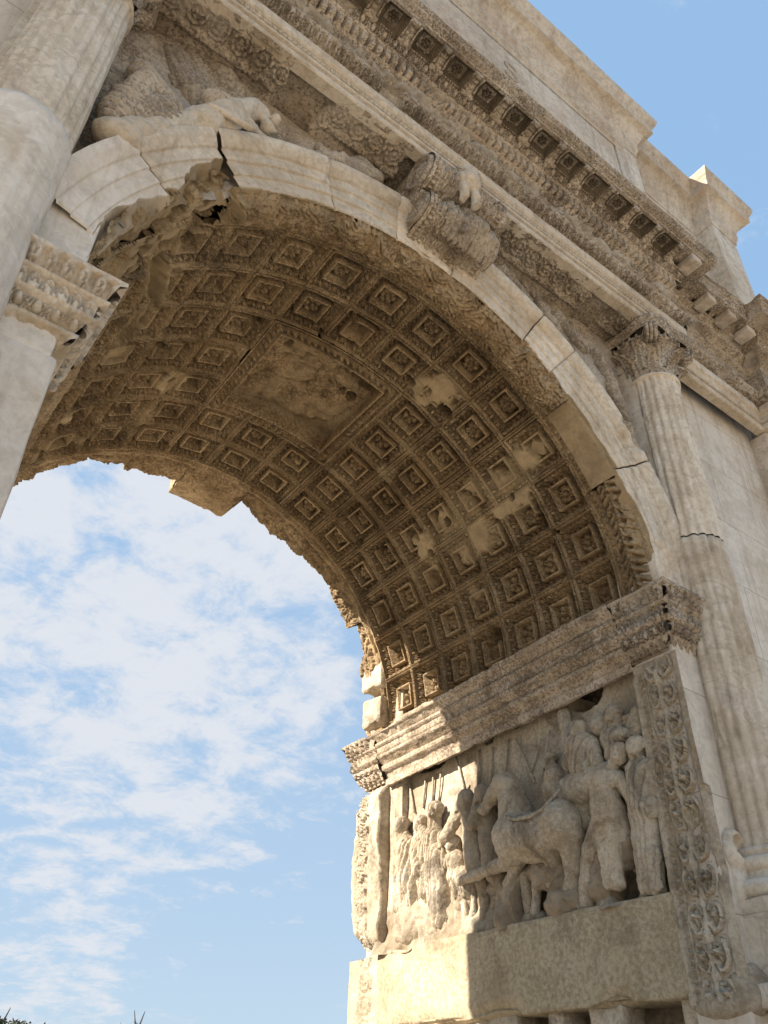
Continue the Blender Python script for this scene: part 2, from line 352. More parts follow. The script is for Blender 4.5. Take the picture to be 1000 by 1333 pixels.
# --- ornament patterns: s along the moulding (in repeats), w across it from 0 to 1; value 0..1
def egg_dart(s, w):
    f = frac(s) - 0.5; r = np.sqrt((f / 0.215) ** 2 + ((w - 0.58) / 0.40) ** 2)
    egg = (r < 1) * (0.50 + 0.5 * np.sqrt(np.clip(1 - r * r, 0, 1)))
    ring = ((r > 1.42) & (r < 1.84) & (w < 0.95) & (w > .08)) * 0.86
    dart = (np.abs(np.abs(f) - 0.5) < 0.030 + .04 * (1 - w)) * 0.8 * (r > 2.05)
    return np.maximum(np.maximum(egg, ring), dart)
def leaf_row(s, w):
    f = np.abs(frac(s) - 0.5); wd = 0.36 * np.sqrt(np.clip(1.02 - (1 - w) ** 3.0, 0, 1)) * (1 - 0.2 * np.abs(np.sin(w * 9)))
    r = f / np.maximum(wd, 1e-3); b = (r < 1) * (0.45 + 0.55 * np.sqrt(np.clip(1 - r * r, 0, 1))) * (0.6 + 0.4 * (1 - w))
    return b * (1 - 0.75 * (f < 0.055) * (w < .8)) * (w > 0.06)
def beads(s, w):
    f = frac(s) - 0.5; return np.sqrt(np.clip(1 - (f / 0.42) ** 2 - ((w - 0.5) / 0.5) ** 2, 0, 1))
def guilloche(s, w):
    a = np.abs(w - 0.5 - 0.3 * np.sin(2 * pi * s)); b = np.abs(w - 0.5 + 0.3 * np.sin(2 * pi * s))
    return np.maximum(np.clip(1 - a / 0.2, 0, 1), np.clip(1 - b / 0.2, 0, 1)) ** 0.6
def scallops(s, w):
    f = np.abs(frac(s) - 0.5); r = np.sqrt((f / 0.5) ** 2 + (w * 0.95) ** 2)
    return np.where(r < .93, np.where((r > .5) & (r < .66), .1, .9), 0.0)
def dentils(s, w): return ((np.abs(frac(s) - 0.5) < 0.33)).astype(float)
def scrolls(s, w):
    "running acanthus scroll: spirals turning alternately"
    i = np.floor(s); f = (frac(s) - 0.5); v = (w - 0.5) * 1.0; sg = np.where(i % 2 == 0, 1.0, -1.0)
    r = np.sqrt((f / 0.46) ** 2 + (v / 0.46) ** 2); th = np.arctan2(v * sg, f)
    sp = sstep(.25, .55, 0.5 + 0.5 * np.cos(2 * pi * (r * 2.1 - th / (2 * pi)))); fl = 0.5 + 0.5 * np.cos(5 * th)
    b = np.where(r < 0.35, (1 - r / 0.35) ** 0.5 * (0.6 + 0.4 * fl), sp ** 0.7 * (0.75 + 0.25 * np.cos(9 * th)))
    return b * (r < 1.06)

# ------------------------------------------------------------------ ground
gx = np.sign(np.linspace(-1, 1, 61)) * np.abs(np.linspace(-1, 1, 61)) ** 3 * 2500
X, Y = np.meshgrid(gx, gx + 2, indexing='ij'); Z = GROUND + 0.04 * fbm(np.stack([X * .3, Y * .3, X * 0], -1), 3, 4)
g = MB().grid(np.stack([X, Y, Z], -1)).build('ground', 'ground'); g['kind'] = 'structure'

# ------------------------------------------------------------------ the arch
arch = bpy.data.objects.new('triumphal_arch', None); COL.objects.link(arch); arch.location = (0, 2.3, GROUND)
arch['label'] = 'ancient marble triumphal arch with coffered vault and carved chariot relief under a blue sky'; arch['category'] = 'arch'
bpy.context.view_layer.update()
R0 = 2.58; TR0 = 1.0563; DTH = 11.5742; Y1 = 0.88; DY = 0.4935
YB = 4.25                                                  # rear face
XJ = 2.56                                                  # face of the jambs

# -- masonry body behind all facings
mb = MB(); RC = 3.0
th = np.linspace(-90, 90, 61); ix = RC * np.sin(np.radians(th)); iz = RC * np.cos(np.radians(th))
ring = np.stack([np.concatenate([[-RC], ix, [RC]]), np.concatenate([[GROUND], iz, [GROUND]])], 1)
top = np.stack([np.concatenate([[-6.4], np.linspace(-6.4, 6.4, 61), [6.4]]), np.concatenate([[GROUND], np.full(61, 5.05), [GROUND]])], 1)
def pl(a, y): return np.stack([a[:, 0], np.full(len(a), y), a[:, 1]], -1)
P = np.stack([pl(ring, .47), pl(top, .47), pl(top, YB - .02), pl(ring, YB - .02), pl(ring, .47)], 1); mb.grid(P)
mb.build('masonry_core', 'carved', arch, smooth=False)

# -- coffered vault: wear and holes as places on the vault (arc length, depth)
def vmap(u, v): t, y = vault_pt(u, v); return rad(t) * R0, y
WEAR = [(*vmap(u, v), r) for u, v, r in [(600, 690, .40), (655, 645, .36), (560, 716, .20), (570, 512, .27), (585, 492, .16), (226, 500, .24), (682, 596, .13),
        (625, 640, .2), (500, 618, .10), (535, 745, .14), (640, 690, .22), (150, 470, .18), (120, 500, .15), (90, 545, .12)]]
HOLES = [(*vmap(u, v), r) for u, v, r in [(577, 537, .085), (582, 679, .055), (497, 717, .08), (640, 826, .10), (702, 677, .075), (208, 450, .06), (112, 494, .06), (94, 532, .07), (150, 532, .05)]]
_r = np.random.default_rng(8); HOLES += [(_r.uniform(-2.6, 3.0), _r.uniform(.75, 4.0), _r.uniform(.018, .04)) for _ in range(34)]
FISS = [vmap(*p) for p in [(298, 225), (295, 270), (262, 280), (250, 300), (208, 342), (205, 392), (185, 412), (165, 440)]]
def seg_dist(s, y, pts):
    d = np.full(np.shape(s), 9.0)
    for (a, b), (c, e) in zip(pts[:-1], pts[1:]):
        vx, vy = c - a, e - b; L = vx*vx + vy*vy + 1e-9; t = np.clip(((s - a) * vx + (y - b) * vy) / L, 0, 1)
        d = np.minimum(d, np.hypot(s - a - t * vx, y - b - t * vy))
    return d
def vault_state(s, y):
    "wear 0..1 and extra depth at arc length s, depth y"
    P = np.stack([s, y, s * 0], -1)
    n = fbm(P * 5.0, 4, 11) * 0.16; n2 = fbm(P * 14, 3, 5)
    w = np.zeros(np.shape(s))
    for a, b, r in WEAR: w = np.maximum(w, 1 - sstep(r - .13, r + .05, np.hypot(s - a, y - b) + n * 1.3 + n2 * .05))
    hole = np.zeros(np.shape(s))
    for a, b, r in HOLES: hole = np.maximum(hole, 1 - sstep(r - .012, r + .012, np.hypot(s - a, y - b) + n * .3))
    gen = sstep(0.34, 0.62, fbm(P * 2.3, 4, 77))                      # loose patches of erosion
    w = np.maximum(w, gen * 0.75)
    fd = seg_dist(s, y, FISS) + n * .35
    fis = 1 - sstep(.03, .10, fd)
    left = sstep(0.02, 0.16, (FISS[3][0] + (y - FISS[3][1]) * -0.75) - s - n) * (y < 1.2) * (s < -1.4)
    w = np.maximum(w, np.maximum(1 - sstep(.07, .18, fd), left * sstep(-.25, .15, n2 + .1)))
    return w, hole * .30 + fis * .20 + n2 * .004
def vault_xyz(s, y, h):
    t = s / R0; return np.stack([(R0 + h) * np.sin(t), y, (R0 + h) * np.cos(t)], -1)
def ramp(d, pts):
    return np.interp(d, [p[0] for p in pts], [p[1] for p in pts])
PROF = [(0, .02), (.022, .02), (.023, -.014), (.040, -.014), (.042, .09), (.054, .09), (.057, .085), (.145, .125), (.148, .075), (.156, .075), (.159, .15), (.240, .16), (.244, .036), (.284, .036), (.287, .205), (.5, .215)]
def coffer_depth(U, V, n_e=6, var=0):
    a = np.maximum(np.abs(U), np.abs(V)); d = .5 - a; s = np.where(np.abs(U) > np.abs(V), V, U)
    h = ramp(d, PROF)
    bd = beads(s * 15 + .5, d / .042 + .5) if var % 2 else guilloche(s * 9, d / .042 + .5)
    h = np.where(d < .0205, .02 - .03 * bd, h)
    m = (d > .052) & (d < .146); h = np.where(m, h + .012 - .085 * egg_dart(s * 5.0 + .5, 1 - (d - .052) / .094), h)
    m = (d > .158) & (d < .241); h = np.where(m, h + .012 - .085 * leaf_row(s * 7 + .5, 1 - (d - .158) / .079), h)
    return h
rng = np.random.default_rng(5)
NC = 120
uu = np.linspace(-.5, .5, NC + 1)
def rosette_mesh(kind, seed):
    "a flower in the sunk field: petals round a button, local frame z towards the viewer below"
    n, k = 60, 26; t = np.linspace(0, 2 * pi, n + 1); r = np.linspace(0, 1, k + 1); Tt, Rr = np.meshgrid(t, r, indexing='ij')
    pet = (5, 6, 4, 8)[kind % 4]; rp = .60; w_ = min(.40, 1.05 * rp * math.sin(pi / pet))
    X_, Y_ = Rr * np.cos(Tt), Rr * np.sin(Tt); dome = np.zeros_like(X_)
    for q in range(pet):
        a = q * 2 * pi / pet; u = X_ * cos(a) + Y_ * sin(a) - rp; v = -X_ * sin(a) + Y_ * cos(a); d2 = (u / .40) ** 2 + (v / w_) ** 2
        dome = np.maximum(dome, (d2 < 1) * (.5 + .5 * np.sqrt(np.clip(1 - d2, 0, 1))) * (1 - .35 * (np.abs(v) < .04)) * (1 - .3 * np.clip(u / .4, 0, 1) ** 2))
    z = .115 * dome + .15 * np.sqrt(np.clip(1 - (Rr / .24) ** 2, 0, 1)) * (Rr < .24)
    x, y = X_ * .098, Y_ * .098
    z = z + .008 * fbm(np.stack([x * 30, y * 30, z * 0 + seed], -1), 3, seed); z[:, -1] = -.01
    return np.stack([x, y, z], -1)
ros_src = {}
n_c = 0
for row in range(1, 16):
    for col in range(1, 8):
        if 7 <= row <= 9 and 3 <= col <= 5: continue
        th0 = TR0 + (8 - row) * DTH; s0 = rad(th0) * R0; y0 = Y1 + (col - 1) * DY
        U, V = np.meshgrid(uu, uu, indexing='ij')
        s = s0 + U * rad(DTH) * R0; y = y0 + V * DY
        var = int(rng.integers(0, 4)); h = coffer_depth(U, V, 6, var)
        w, ex = vault_state(s, y)
        Pn = np.stack([s, y, s * 0], -1)
        soft = .5 + .5 * sstep(-.5, .3, fbm(Pn * 3.1, 2, 31)); plain = .040 + .028 * fbm(Pn * 6, 5, 9) + .02 * (1 - sstep(0, .05, np.abs(fbm(Pn * 2.4, 3, 41))))
        h = h * (1 - w) + (plain * (.35 + .65 * (1 - w)) + .5 * w * np.minimum(h, .12) * (rng.random() < .6)) * w + ex + .004 * fbm(Pn * 30, 2, 3)
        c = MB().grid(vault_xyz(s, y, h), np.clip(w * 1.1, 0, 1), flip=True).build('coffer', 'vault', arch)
        n_c += 1
        wc = vault_state(np.array([s0]), np.array([y0])); hol = wc[1][0] > .08
        if wc[0][0] < .45 and not hol and rng.random() < .9:
            kind = int(rng.integers(0, 4)); t = rad(th0); cpos = Vector(((R0 + .205) * sin(t), y0, (R0 + .205) * cos(t)))
            if kind not in ros_src:
                ros_src[kind] = MB().grid(rosette_mesh(kind, kind + 3), flip=False).build('rosette', 'vault', None); o = ros_src[kind]
            else:
                o = ros_src[kind].copy(); COL.objects.link(o)
            o.parent = c; o.matrix_parent_inverse = Matrix(); o.parent = c
            zax = Vector((-sin(t), 0, -cos(t))); xax = Vector((cos(t), 0, -sin(t))); yax = zax.cross(xax)
            mw = Matrix((xax, yax, zax)).transposed().to_4x4(); mw = Matrix.Translation(cpos) @ mw @ Matrix.Rotation(rng.random() * 6, 4, 'Z') @ Matrix.Scale(1.0 + .18 * rng.random(), 4)
            o.matrix_parent_inverse = arch.matrix_world.inverted() if False else Matrix.Identity(4)
            o['_mw'] = [x for r_ in mw for x in r_]
bpy.context.view_layer.update()
for o in list(COL.objects):
    if '_mw' in o:
        q = list(o['_mw']); del o['_mw']
        o.matrix_parent_inverse = o.parent.matrix_world.inverted(); o.matrix_basis = Matrix([q[0:4], q[4:8], q[8:12], q[12:16]])

# -- the panel at the crown: garland frame round a sunk, much broken figure relief
n = 200
uu3 = np.linspace(-.5, .5, n + 1); U, V = np.meshgrid(uu3, uu3, indexing='ij')
s0 = rad(TR0) * R0; s = s0 + U * 3 * rad(DTH) * R0; y = Y1 + 3 * DY + V * 3 * DY
a = np.maximum(np.abs(U), np.abs(V)); d = .5 - a; sd = np.where(np.abs(U) > np.abs(V), V, U)
Pn = np.stack([s, y, s * 0], -1)
h = ramp(d, [(0, -.015), (.010, -.015), (.012, .04), (.021, .04), (.024, .01), (.080, .01), (.083, .05), (.088, .05), (.090, -.03), (.102, -.03), (.104, .02), (.109, .02), (.112, .27), (.5, .27)])
f1 = fbm(np.stack([sd * 60, d * 90, s * 0], -1), 3, 8)
m = (d > .024) & (d < .080)
scale = np.abs(np.sin(sd * 62 + np.sin(d * 60) * .8)) * np.sin(np.clip((d - .024) / .056, 0, 1) * pi)
h = np.where(m, h + .03 - .04 * np.sin(np.clip((d - .024) / .056, 0, 1) * pi) ** .6 - .06 * (scale > .5) * scale - .012 * f1, h)
inn = d > .113
lump = fbm(Pn * 4.5, 4, 21); crk = np.abs(fbm(Pn * 3.0, 4, 40))
h = np.where(inn, h - .08 * lump - .04 * fbm(Pn * 13, 4, 6) - .05 + .03 * (1 - sstep(0, .05, crk)), h)
for (pu, pv, r, up) in [(360, 525, .16, .06), (395, 500, .13, .07), (425, 540, .15, .08), (345, 505, .10, .07), (400, 548, .10, .06), (440, 505, .12, .05), (370, 480, .13, .05), (420, 470, .1, .05)]:
    cs, cy = vmap(pu, pv); h = np.where(inn, h - .7 * up * (1 + .8 * fbm(Pn * 12, 3, 4)) * np.sqrt(np.clip(1 - ((s - cs)**2 + (y - cy)**2) / r**2, 0, 1)), h)
for (pu, pv, r) in [(473, 514, .10), (440, 523, .05), (462, 503, .07), (376, 465, .05), (452, 530, .06)]:
    cs, cy = vmap(pu, pv); h = np.where(inn, h + .13 * (1 - sstep(r * .7, r, np.hypot(s - cs, (y - cy)) + .03 * lump)), h)
we = np.where(inn, sstep(-.35, .25, fbm(Pn * 2.6, 3, 66)) * .75, .0)
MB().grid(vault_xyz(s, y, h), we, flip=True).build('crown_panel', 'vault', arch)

# -- leafy borders of the vault
def stamp_leaves(s, y, s0, s1, y0, y1, n, size, seed, amp=.03, along=None):
    rg = np.random.default_rng(seed); H = np.zeros(s.shape); sv = s[:, 0]; yv = y[0] if y.ndim == 2 else y
    for i in range(n):
        cs, cy = rg.uniform(s0, s1), rg.uniform(y0, y1); an = rg.normal(0, .9) if along is None else along(cs, cy, rg); L = size * rg.uniform(.7, 1.3)
        i0, i1 = np.searchsorted(sv, [cs - L, cs + L]);
        if i1 <= i0: continue
        ds, dy = s[i0:i1] - cs, y[i0:i1] - cy; a = ds * cos(an) + dy * sin(an); b = -ds * sin(an) + dy * cos(an)
        t = np.clip((a / L + 1) / 2, 0, 1); wd = L * .42 * np.sin(pi * t) ** .7 * (1 + .25 * np.cos(t * 22)) + 1e-4
        r = np.abs(b) / wd; bump = (r < 1) * (.35 + .65 * np.sqrt(np.clip(1 - r * r, 0, 1))) * (.4 + .6 * t) * (1 - .5 * np.exp(-(b / .007) ** 2)) * (np.abs(a) < L)
        H[i0:i1] = np.maximum(H[i0:i1], bump * amp * rg.uniform(.7, 1.2))
    return H
def front_border(name, t0, t1, style, mat, seed, ds=.008):
    sv = np.arange(rad(t0) * R0, rad(t1) * R0, ds); yv = np.linspace(.255, .634, 54); s, y = np.meshgrid(sv, yv, indexing='ij')
    Pn = np.stack([s, y, s * 0], -1); w, ex = vault_state(s, y)
    q = (.634 - y)
    h = ramp(q, [(0, -.004), (.02, -.004), (.026, .006), (.034, .006), (.040, -.008), (.075, -.020), (.082, .0), (.10, .0), (.19, -.01), (.33, -.002), (.38, 0)])
    m = (q > .038) & (q < .078); h = np.where(m, h + .02 - .045 * leaf_row(s / .058, (q - .038) / .04), h)
    if style == 'garland':
        g = np.sin(np.clip((q - .095) / .24, 0, 1) * pi) ** .7 * .05
        lf = stamp_leaves(s, y, sv[0], sv[-1], .31, .535, int((sv[-1] - sv[0]) * 75), .10, seed, .11, along=lambda cs, cy, rg: (0 if cs > .05 else pi) + rg.normal(0, .55))
        h = h - g - lf
        for tb in (-12.5, 19.5):                                  # plain bands that tie the garland
            h = np.where((np.abs(s - rad(tb) * R0) < .05) & (q > .09) & (q < .33), -.075 * np.sin(np.clip((q - .085) / .25, 0, 1) * pi) ** .4 , h)
        we = w * .8
    elif style == 'plain':
        h = np.where(q > .085, -.03 + .006 * fbm(Pn * 6, 3, seed), h); we = np.where(q > .085, .85 - .3 * fbm(Pn * 3, 2, 2), w)
    elif style == 'branch':
        st = .43 + .03 * np.sin(s * 4); b = (y - st); sp = .088
        f = (s + .02 * fbm(Pn * 7, 3, 2)) / sp - np.abs(b) * 7 * (1 - 1.5 * np.abs(b)) + .3 * (b > 0); k = np.abs(frac(f) - .5)
        lf = np.sqrt(np.clip(1 - (k / .40) ** 2, 0, 1)) * (np.abs(b) < .125) * (np.abs(b) > .012) * np.sqrt(np.clip(1 - (np.abs(b) / .13) ** 2, 0, 1))
        h = np.where(q > .085, .05 - .10 * lf * (.7 + .5 * fbm(Pn * 6, 2, 8)) - .08 * np.exp(-(b / .016) ** 2), h); we = np.where(q > .3, .5, w * .6 + .15 * (lf > .4))
    elif style == 'broken':
        rk = fbm(Pn * 5, 5, seed); h = np.where(rk > -.25, .07 - .12 * rk, h); we = .45 + .6 * fbm(Pn * 3, 3, 2)
    h = h + ex * .6 + .006 * fbm(Pn * 22, 3, seed)
    e = sstep(.29, .255, y) * .02 * (1 + fbm(Pn * 6, 3, 4)); h = h + e
    return MB().grid(vault_xyz(s, y, h), np.clip(we, 0, 1), flip=True).build(name, mat, arch)
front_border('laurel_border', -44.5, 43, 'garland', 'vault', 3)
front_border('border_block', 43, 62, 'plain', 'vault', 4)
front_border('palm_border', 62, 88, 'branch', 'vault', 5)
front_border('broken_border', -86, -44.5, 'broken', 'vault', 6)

EDGE = [(-90, 4.40), (-56, 4.36), (-45, 4.32), (-33, 4.30), (-27, 4.36), (-24.2, 4.38), (-24, 4.47), (-8.2, 4.55), (-7.8, 4.80), (1, 4.86), (9.0, 4.82), (9.6, 4.36), (21, 4.55), (35, 4.45), (43, 4.37), (48, 4.43), (57.5, 4.50), (58.5, 4.26), (66, 4.32), (70, 4.50), (75.5, 4.52), (76, 4.20), (79.5, 4.20), (80, 4.47), (90, 4.52)]
def rear_border(name, t0, t1, seed, lift=0.0):
    sv = np.arange(rad(t0) * R0, rad(t1) * R0 + .004, .011); wv = np.linspace(0, 1, 40); s, w = np.meshgrid(sv, wv, indexing='ij')
    E = np.interp(np.degrees(s / R0), [e[0] for e in EDGE], [e[1] for e in EDGE]) + .07 * fbm(np.stack([s * 3, s * 0, s * 0], -1), 4, 90)
    y = 4.080 + np.clip(w / .72, 0, 1) * (E - 4.080); q = y - 4.080
    Pn = np.stack([s, y, w * 2], -1)
    h = ramp(q, [(0, -.004), (.02, -.004), (.026, .02), (.05, .02), (.06, -.005), (.10, -.015), (.11, .01), (.6, .0)])
    lf = stamp_leaves(s, y, sv[0], sv[-1], 4.24, 4.5, int((sv[-1] - sv[0]) * 60), .085, seed, .06)
    up = np.clip((w - .72) / .28, 0, 1)
    h = h - lf * (q > .11) * np.clip(1 - up * 3, 0, 1) + up * .55 + .03 * np.clip(q / .08, 0, 1) * fbm(Pn * 9, 3, seed) - lift * np.sin(np.clip(w / .72, 0, 1) * pi * .5)
    y = y - up * .12 * (1 + fbm(Pn * 6, 3, 3)) + .02 * np.clip(q / .08, 0, 1) * fbm(Pn * 8, 3, 9)
    we = np.where(up > .3, .5, .1)
    return MB().grid(vault_xyz(s, y, h), we, flip=True).build(name, 'vault', arch)
rear_border('rear_border', -90, -24.1, 12); rear_border('rear_border', -24.1, -8, 13); rear_border('rear_keystone', -8, 9.3, 14, .03)
rear_border('rear_border', 9.3, 58.2, 15); rear_border('rear_border', 58.2, 75.8, 16); rear_border('rear_border', 75.8, 90, 17)

# ------------------------------------------------------------------ mouldings
def run(mb, prof, p0, T, N, L, e0=0, e1=0, ds=.02, noise=.004, seed=0, chip=.0, ph=0.0, z0=0.0):
    "sweep a moulding along T; prof rows: (a0, b0, a1, b1, n, pattern, amp, pitch, wear); a outward along N, b up"
    A, B, NA, NB, Wd, PT = [], [], [], [], [], []
    for sgm in prof:
        a0, b0, a1, b1, n_, fn, amp, pit, we = (list(sgm) + [None, 0, 1, 0])[:9] if len(sgm) < 9 else sgm
        t = np.array([a1 - a0, b1 - b0]); t /= np.linalg.norm(t) + 1e-9
        for w in np.linspace(0, 1, n_ + 1)[:(None if n_ > 1 else None)]:
            A.append(a0 + w * (a1 - a0)); B.append(b0 + w * (b1 - b0)); NA.append(t[1]); NB.append(-t[0]); Wd.append(we); PT.append((fn, amp, pit, w))
    A, B, NA, NB, Wd = map(np.array, (A, B, NA, NB, Wd)); seams = [0]
    for j in range(len(A) - 1):                              # plain members meet in a sharp edge
        if abs(A[j] - A[j + 1]) + abs(B[j] - B[j + 1]) < 2e-4 and PT[j][0] is None and PT[j + 1][0] is None:
            na, nb = NA[j] + NA[j + 1], NB[j] + NB[j + 1]; l_ = math.hypot(na, nb) + 1e-9; NA[j] = NA[j + 1] = na / l_; NB[j] = NB[j + 1] = nb / l_; seams.append(j + 1)
    seams.append(len(A))
    n = max(2, int(L / ds)); tt = np.linspace(0, 1, n + 1)
    s = (-e0 * A)[None] + tt[:, None] * (L + (e0 + e1) * A)[None]
    D = np.zeros_like(s)
    for j, (fn, amp, pit, w) in enumerate(PT):
        if fn is not None: D[:, j] = amp * fn((s[:, j] + ph) / pit, np.full(n + 1, w))
    p0 = np.asarray(p0, float); T = np.asarray(T, float); N = np.asarray(N, float)
    X = p0 + s[..., None] * T + (A + D * NA)[..., None] * N + (B + z0 + D * NB)[..., None] * np.array([0, 0, 1.0])
    f = fbm(X * 3.5, 3, seed); f2 = fbm(X * 17, 2, seed + 1); off = noise * (f * 1.2 + f2 * .8)
    wear = np.broadcast_to(Wd, s.shape).copy()
    if chip:
        c = sstep(.22, .55, fbm(X * 2.6, 4, seed + 9)) ; off = off - chip * c; X = X - (D * c * .8)[..., None] * (NA[None, :, None] * N + NB[None, :, None] * np.array([0, 0, 1.0])); wear = np.maximum(wear, c * .6)
    X = X + off[..., None] * (NA[None, :, None] * N + NB[None, :, None] * np.array([0, 0, 1.0]))
    for q0, q1 in zip(seams[:-1], seams[1:]):
        if q1 - q0 > 1: mb.grid(X[:, q0:q1], wear[:, q0:q1], flip=True)
    return mb
XU = (1, 0, 0); YU = (0, 1, 0); FN = (0, -1, 0)
def entab(name, prof, mat, noise=.004, chip=0.0, seed=0, ds=.014, half=3.4, yb=0.0, side=True, plain=None):
    mb = MB()
    run(mb, prof, (-half, yb, 0), XU, FN, 2 * half, 1, 1, ds, noise, seed, chip)
    if side:
        pl_ = plain or ([tuple(r_[:4]) + (min(r_[4], 5),) for r_ in prof] if name != 'architrave_crown' else prof)
        run(mb, prof, (half, yb, 0), YU, XU, .22, 1, -1, .02, noise, seed + 1, chip)
        run(mb, pl_, (half, yb + .22, 0), XU, FN, 2.1, -1, -1, .03, noise, seed + 2, chip)
        run(mb, pl_, (half + 2.1, yb + .22, 0), FN, (-1, 0, 0), .22, -1, 1, .03, noise, seed + 3, chip)
        run(mb, pl_, (half + 2.1, yb, 0), XU, FN, 1.0, 1, 1, .03, noise, seed + 4, chip)
        run(mb, pl_, (-half - 2.1, yb + .22, 0), XU, FN, 2.1, -1, -1, .06, noise, seed + 5, chip)
    return mb.build(name, mat, arch)
E0 = 3.485
def crowd_band(s, w): return np.clip(.15 + .9 * vnoise(np.stack([s * 1.9, w * 2.6, s * 0 + 3], -1), 5) + .5 * vnoise(np.stack([s * 5, w * 7, s * 0], -1), 6), 0, 1) ** .7
entab('architrave', [(-.02, E0, .085, E0, 2), (.085, E0, .10, E0 + .012, 2), (.10, E0 + .012, .10, E0 + .07, 4), (.10, E0 + .07, .07, E0 + .078, 1), (.07, E0 + .078, .12, E0 + .088, 1), (.12, E0 + .088, .12, E0 + .135, 3),
      (.105, E0 + .137, .125, E0 + .195, 10, scallops, .03, .05, 0), (.155, E0 + .2, .16, E0 + .30, 5)], 'cream', .0012, .010, 1, ds=.008)
entab('architrave_crown', [(.13, E0 + .302, .13, E0 + .335, 6, beads, .035, .032, 0), (.14, E0 + .337, .20, E0 + .425, 14, leaf_row, .075, .095, 0), (.245, E0 + .43, .25, E0 + .45, 2), (.25, E0 + .45, .0, E0 + .47, 3)], 'carved', .004, .03, 2, ds=.009)
entab('frieze', [(.09, E0 + .45, .08, E0 + .77, 24, crowd_band, .08, .17, .25), (.08, E0 + .77, .09, E0 + .89, 10, crowd_band, .10, .23, .85)], 'carved', .015, .0, 3, ds=.011)
entab('dentil_band', [(.09, E0 + .87, .10, E0 + .90, 2), (.085, E0 + .902, .11, E0 + .975, 12, leaf_row, .045, .062, 0), (.15, E0 + .977, .155, E0 + .992, 2), (.12, E0 + .994, .12, E0 + .996, 1),
      (.12, E0 + .996, .125, E0 + 1.13, 8, dentils, .10, .0905, 0), (.232, E0 + 1.132, .240, E0 + 1.155, 2)], 'carved', .003, .022, 4, ds=.007)
entab('egg_moulding', [(.215, E0 + 1.157, .20, E0 + 1.16, 1), (.18, E0 + 1.16, .235, E0 + 1.275, 18, egg_dart, .085, .1277, 0), (.285, E0 + 1.277, .30, E0 + 1.295, 1)], 'carved', .003, .010, 5, ds=.008)
ZS = E0 + 1.36                                             # soffit of the projecting slab
entab('corona', [(.28, E0 + 1.295, .285, ZS - .002, 2), (.285, ZS, .53, ZS, 3), (.53, ZS, .535, ZS + .03, 3), (.525, ZS + .032, .54, ZS + .062, 6, beads, .03, .042, 0), (.54, ZS + .064, .56, ZS + .10, 7, leaf_row, .04, .05, 0),
      (.58, ZS + .102, .585, ZS + .115, 1), (.555, ZS + .117, .58, ZS + .185, 10, leaf_row, .05, .13, .1), (.60, ZS + .187, .60, ZS + .205, 2), (.60, ZS + .205, -.3, ZS + .23, 3)], 'carved', .006, .03, 6, ds=.009)
# modillions and the flower coffers between them
FX0, FDX = 0.301, 0.4035
def modillion():
    mb = MB(); n = 26
    t = np.linspace(0, 1, n + 1); yy = .26 + .26 * t                        # outward
    zz = -.085 - .025 * np.cos(t * pi * 1.6) + .03 * t; w = .062 - .012 * t
    X = []
    for i in range(n + 1):
        a = np.linspace(-1, 1, 13); x = w[i] * a; z = zz[i] - .02 * np.cos(a * pi / 2) * (1 + .5 * np.sin(t[i] * 30)); z[0] = z[-1] = .0
        X.append(np.stack([x, np.full(13, -yy[i]), z], -1))
    X = np.array(X); mb.grid(X)
    mb.grid(np.stack([X[-1], X[-1] * np.array([1, 1, 0])], 0))
    for sx in (-1, 1):                                                      # scroll on the cheek
        a = np.linspace(0, 4.2 * pi, 50); r = .012 + .034 * a / a[-1]
        tube(mb, np.stack([np.full(50, sx * .064), -.30 - r * np.cos(a), -.055 - r * np.sin(a)], -1), .008, 6)
        tube(mb, np.stack([np.full(8, sx * .06), np.linspace(-.34, -.52, 8), -.09 + .03 * np.sin(np.linspace(0, 3, 8))], -1), .012, 6)
    tube(mb, np.stack([np.linspace(-.075, .075, 6), np.full(6, -.30), np.full(6, -.1)], -1), .035, 10)
    return mb
def flower_coffer():
    nn = 44; u = np.linspace(-1, 1, nn + 1); U, V = np.meshgrid(u, u, indexing='ij'); a = np.maximum(np.abs(U), np.abs(V)); s = np.where(np.abs(U) > np.abs(V), V, U)
    h = np.interp(a, [0, .52, .56, .72, .76, .97, 1], [.16, .16, .10, .10, .09, .02, .01]); m = (a > .77) & (a < .96)
    h = np.where(m, h - .035 * leaf_row(s * 4.5, (.96 - a) / .19), h); m = (a > .53) & (a < .58)
    r = np.hypot(U, V); PET = np.max([(.55 + .45 * np.sqrt(np.clip(1 - ((U - .30 * cos(a)) ** 2 + (V - .30 * sin(a)) ** 2) / .142 ** 2, 0, 1))) * (np.hypot(U - .30 * cos(a), V - .30 * sin(a)) < .142) for a in np.arange(6) * pi / 3], 0)
    h = h - (r < .5) * (.10 * PET + .09 * np.sqrt(np.clip(1 - (r / .12) ** 2, 0, 1)))
    return np.stack([U * .135, -.405 + V * .118, h + .006 * fbm(np.stack([U * 6, V * 6, U * 0], -1), 2, 5) - .004], -1)
src_m = src_f = None
for i in range(-8, 9):
    x = FX0 + (i - 1) * FDX
    if abs(x) > 3.3: continue
    if src_f is None: src_f = MB().grid(flower_coffer()).build('flower_coffer', 'dark_stone', arch); f_ = src_f  # coffers take a darker marble than the brackets
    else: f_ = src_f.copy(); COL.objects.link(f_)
    f_.matrix_basis = Matrix.Translation((x, 0, ZS - .10))
    xm = x + FDX / 2
    if src_m is None: src_m = modillion().build('modillion', 'carved', arch); m_ = src_m
    else: m_ = src_m.copy(); COL.objects.link(m_)
    m_.matrix_basis = Matrix.Translation((xm, 0, ZS - .012))
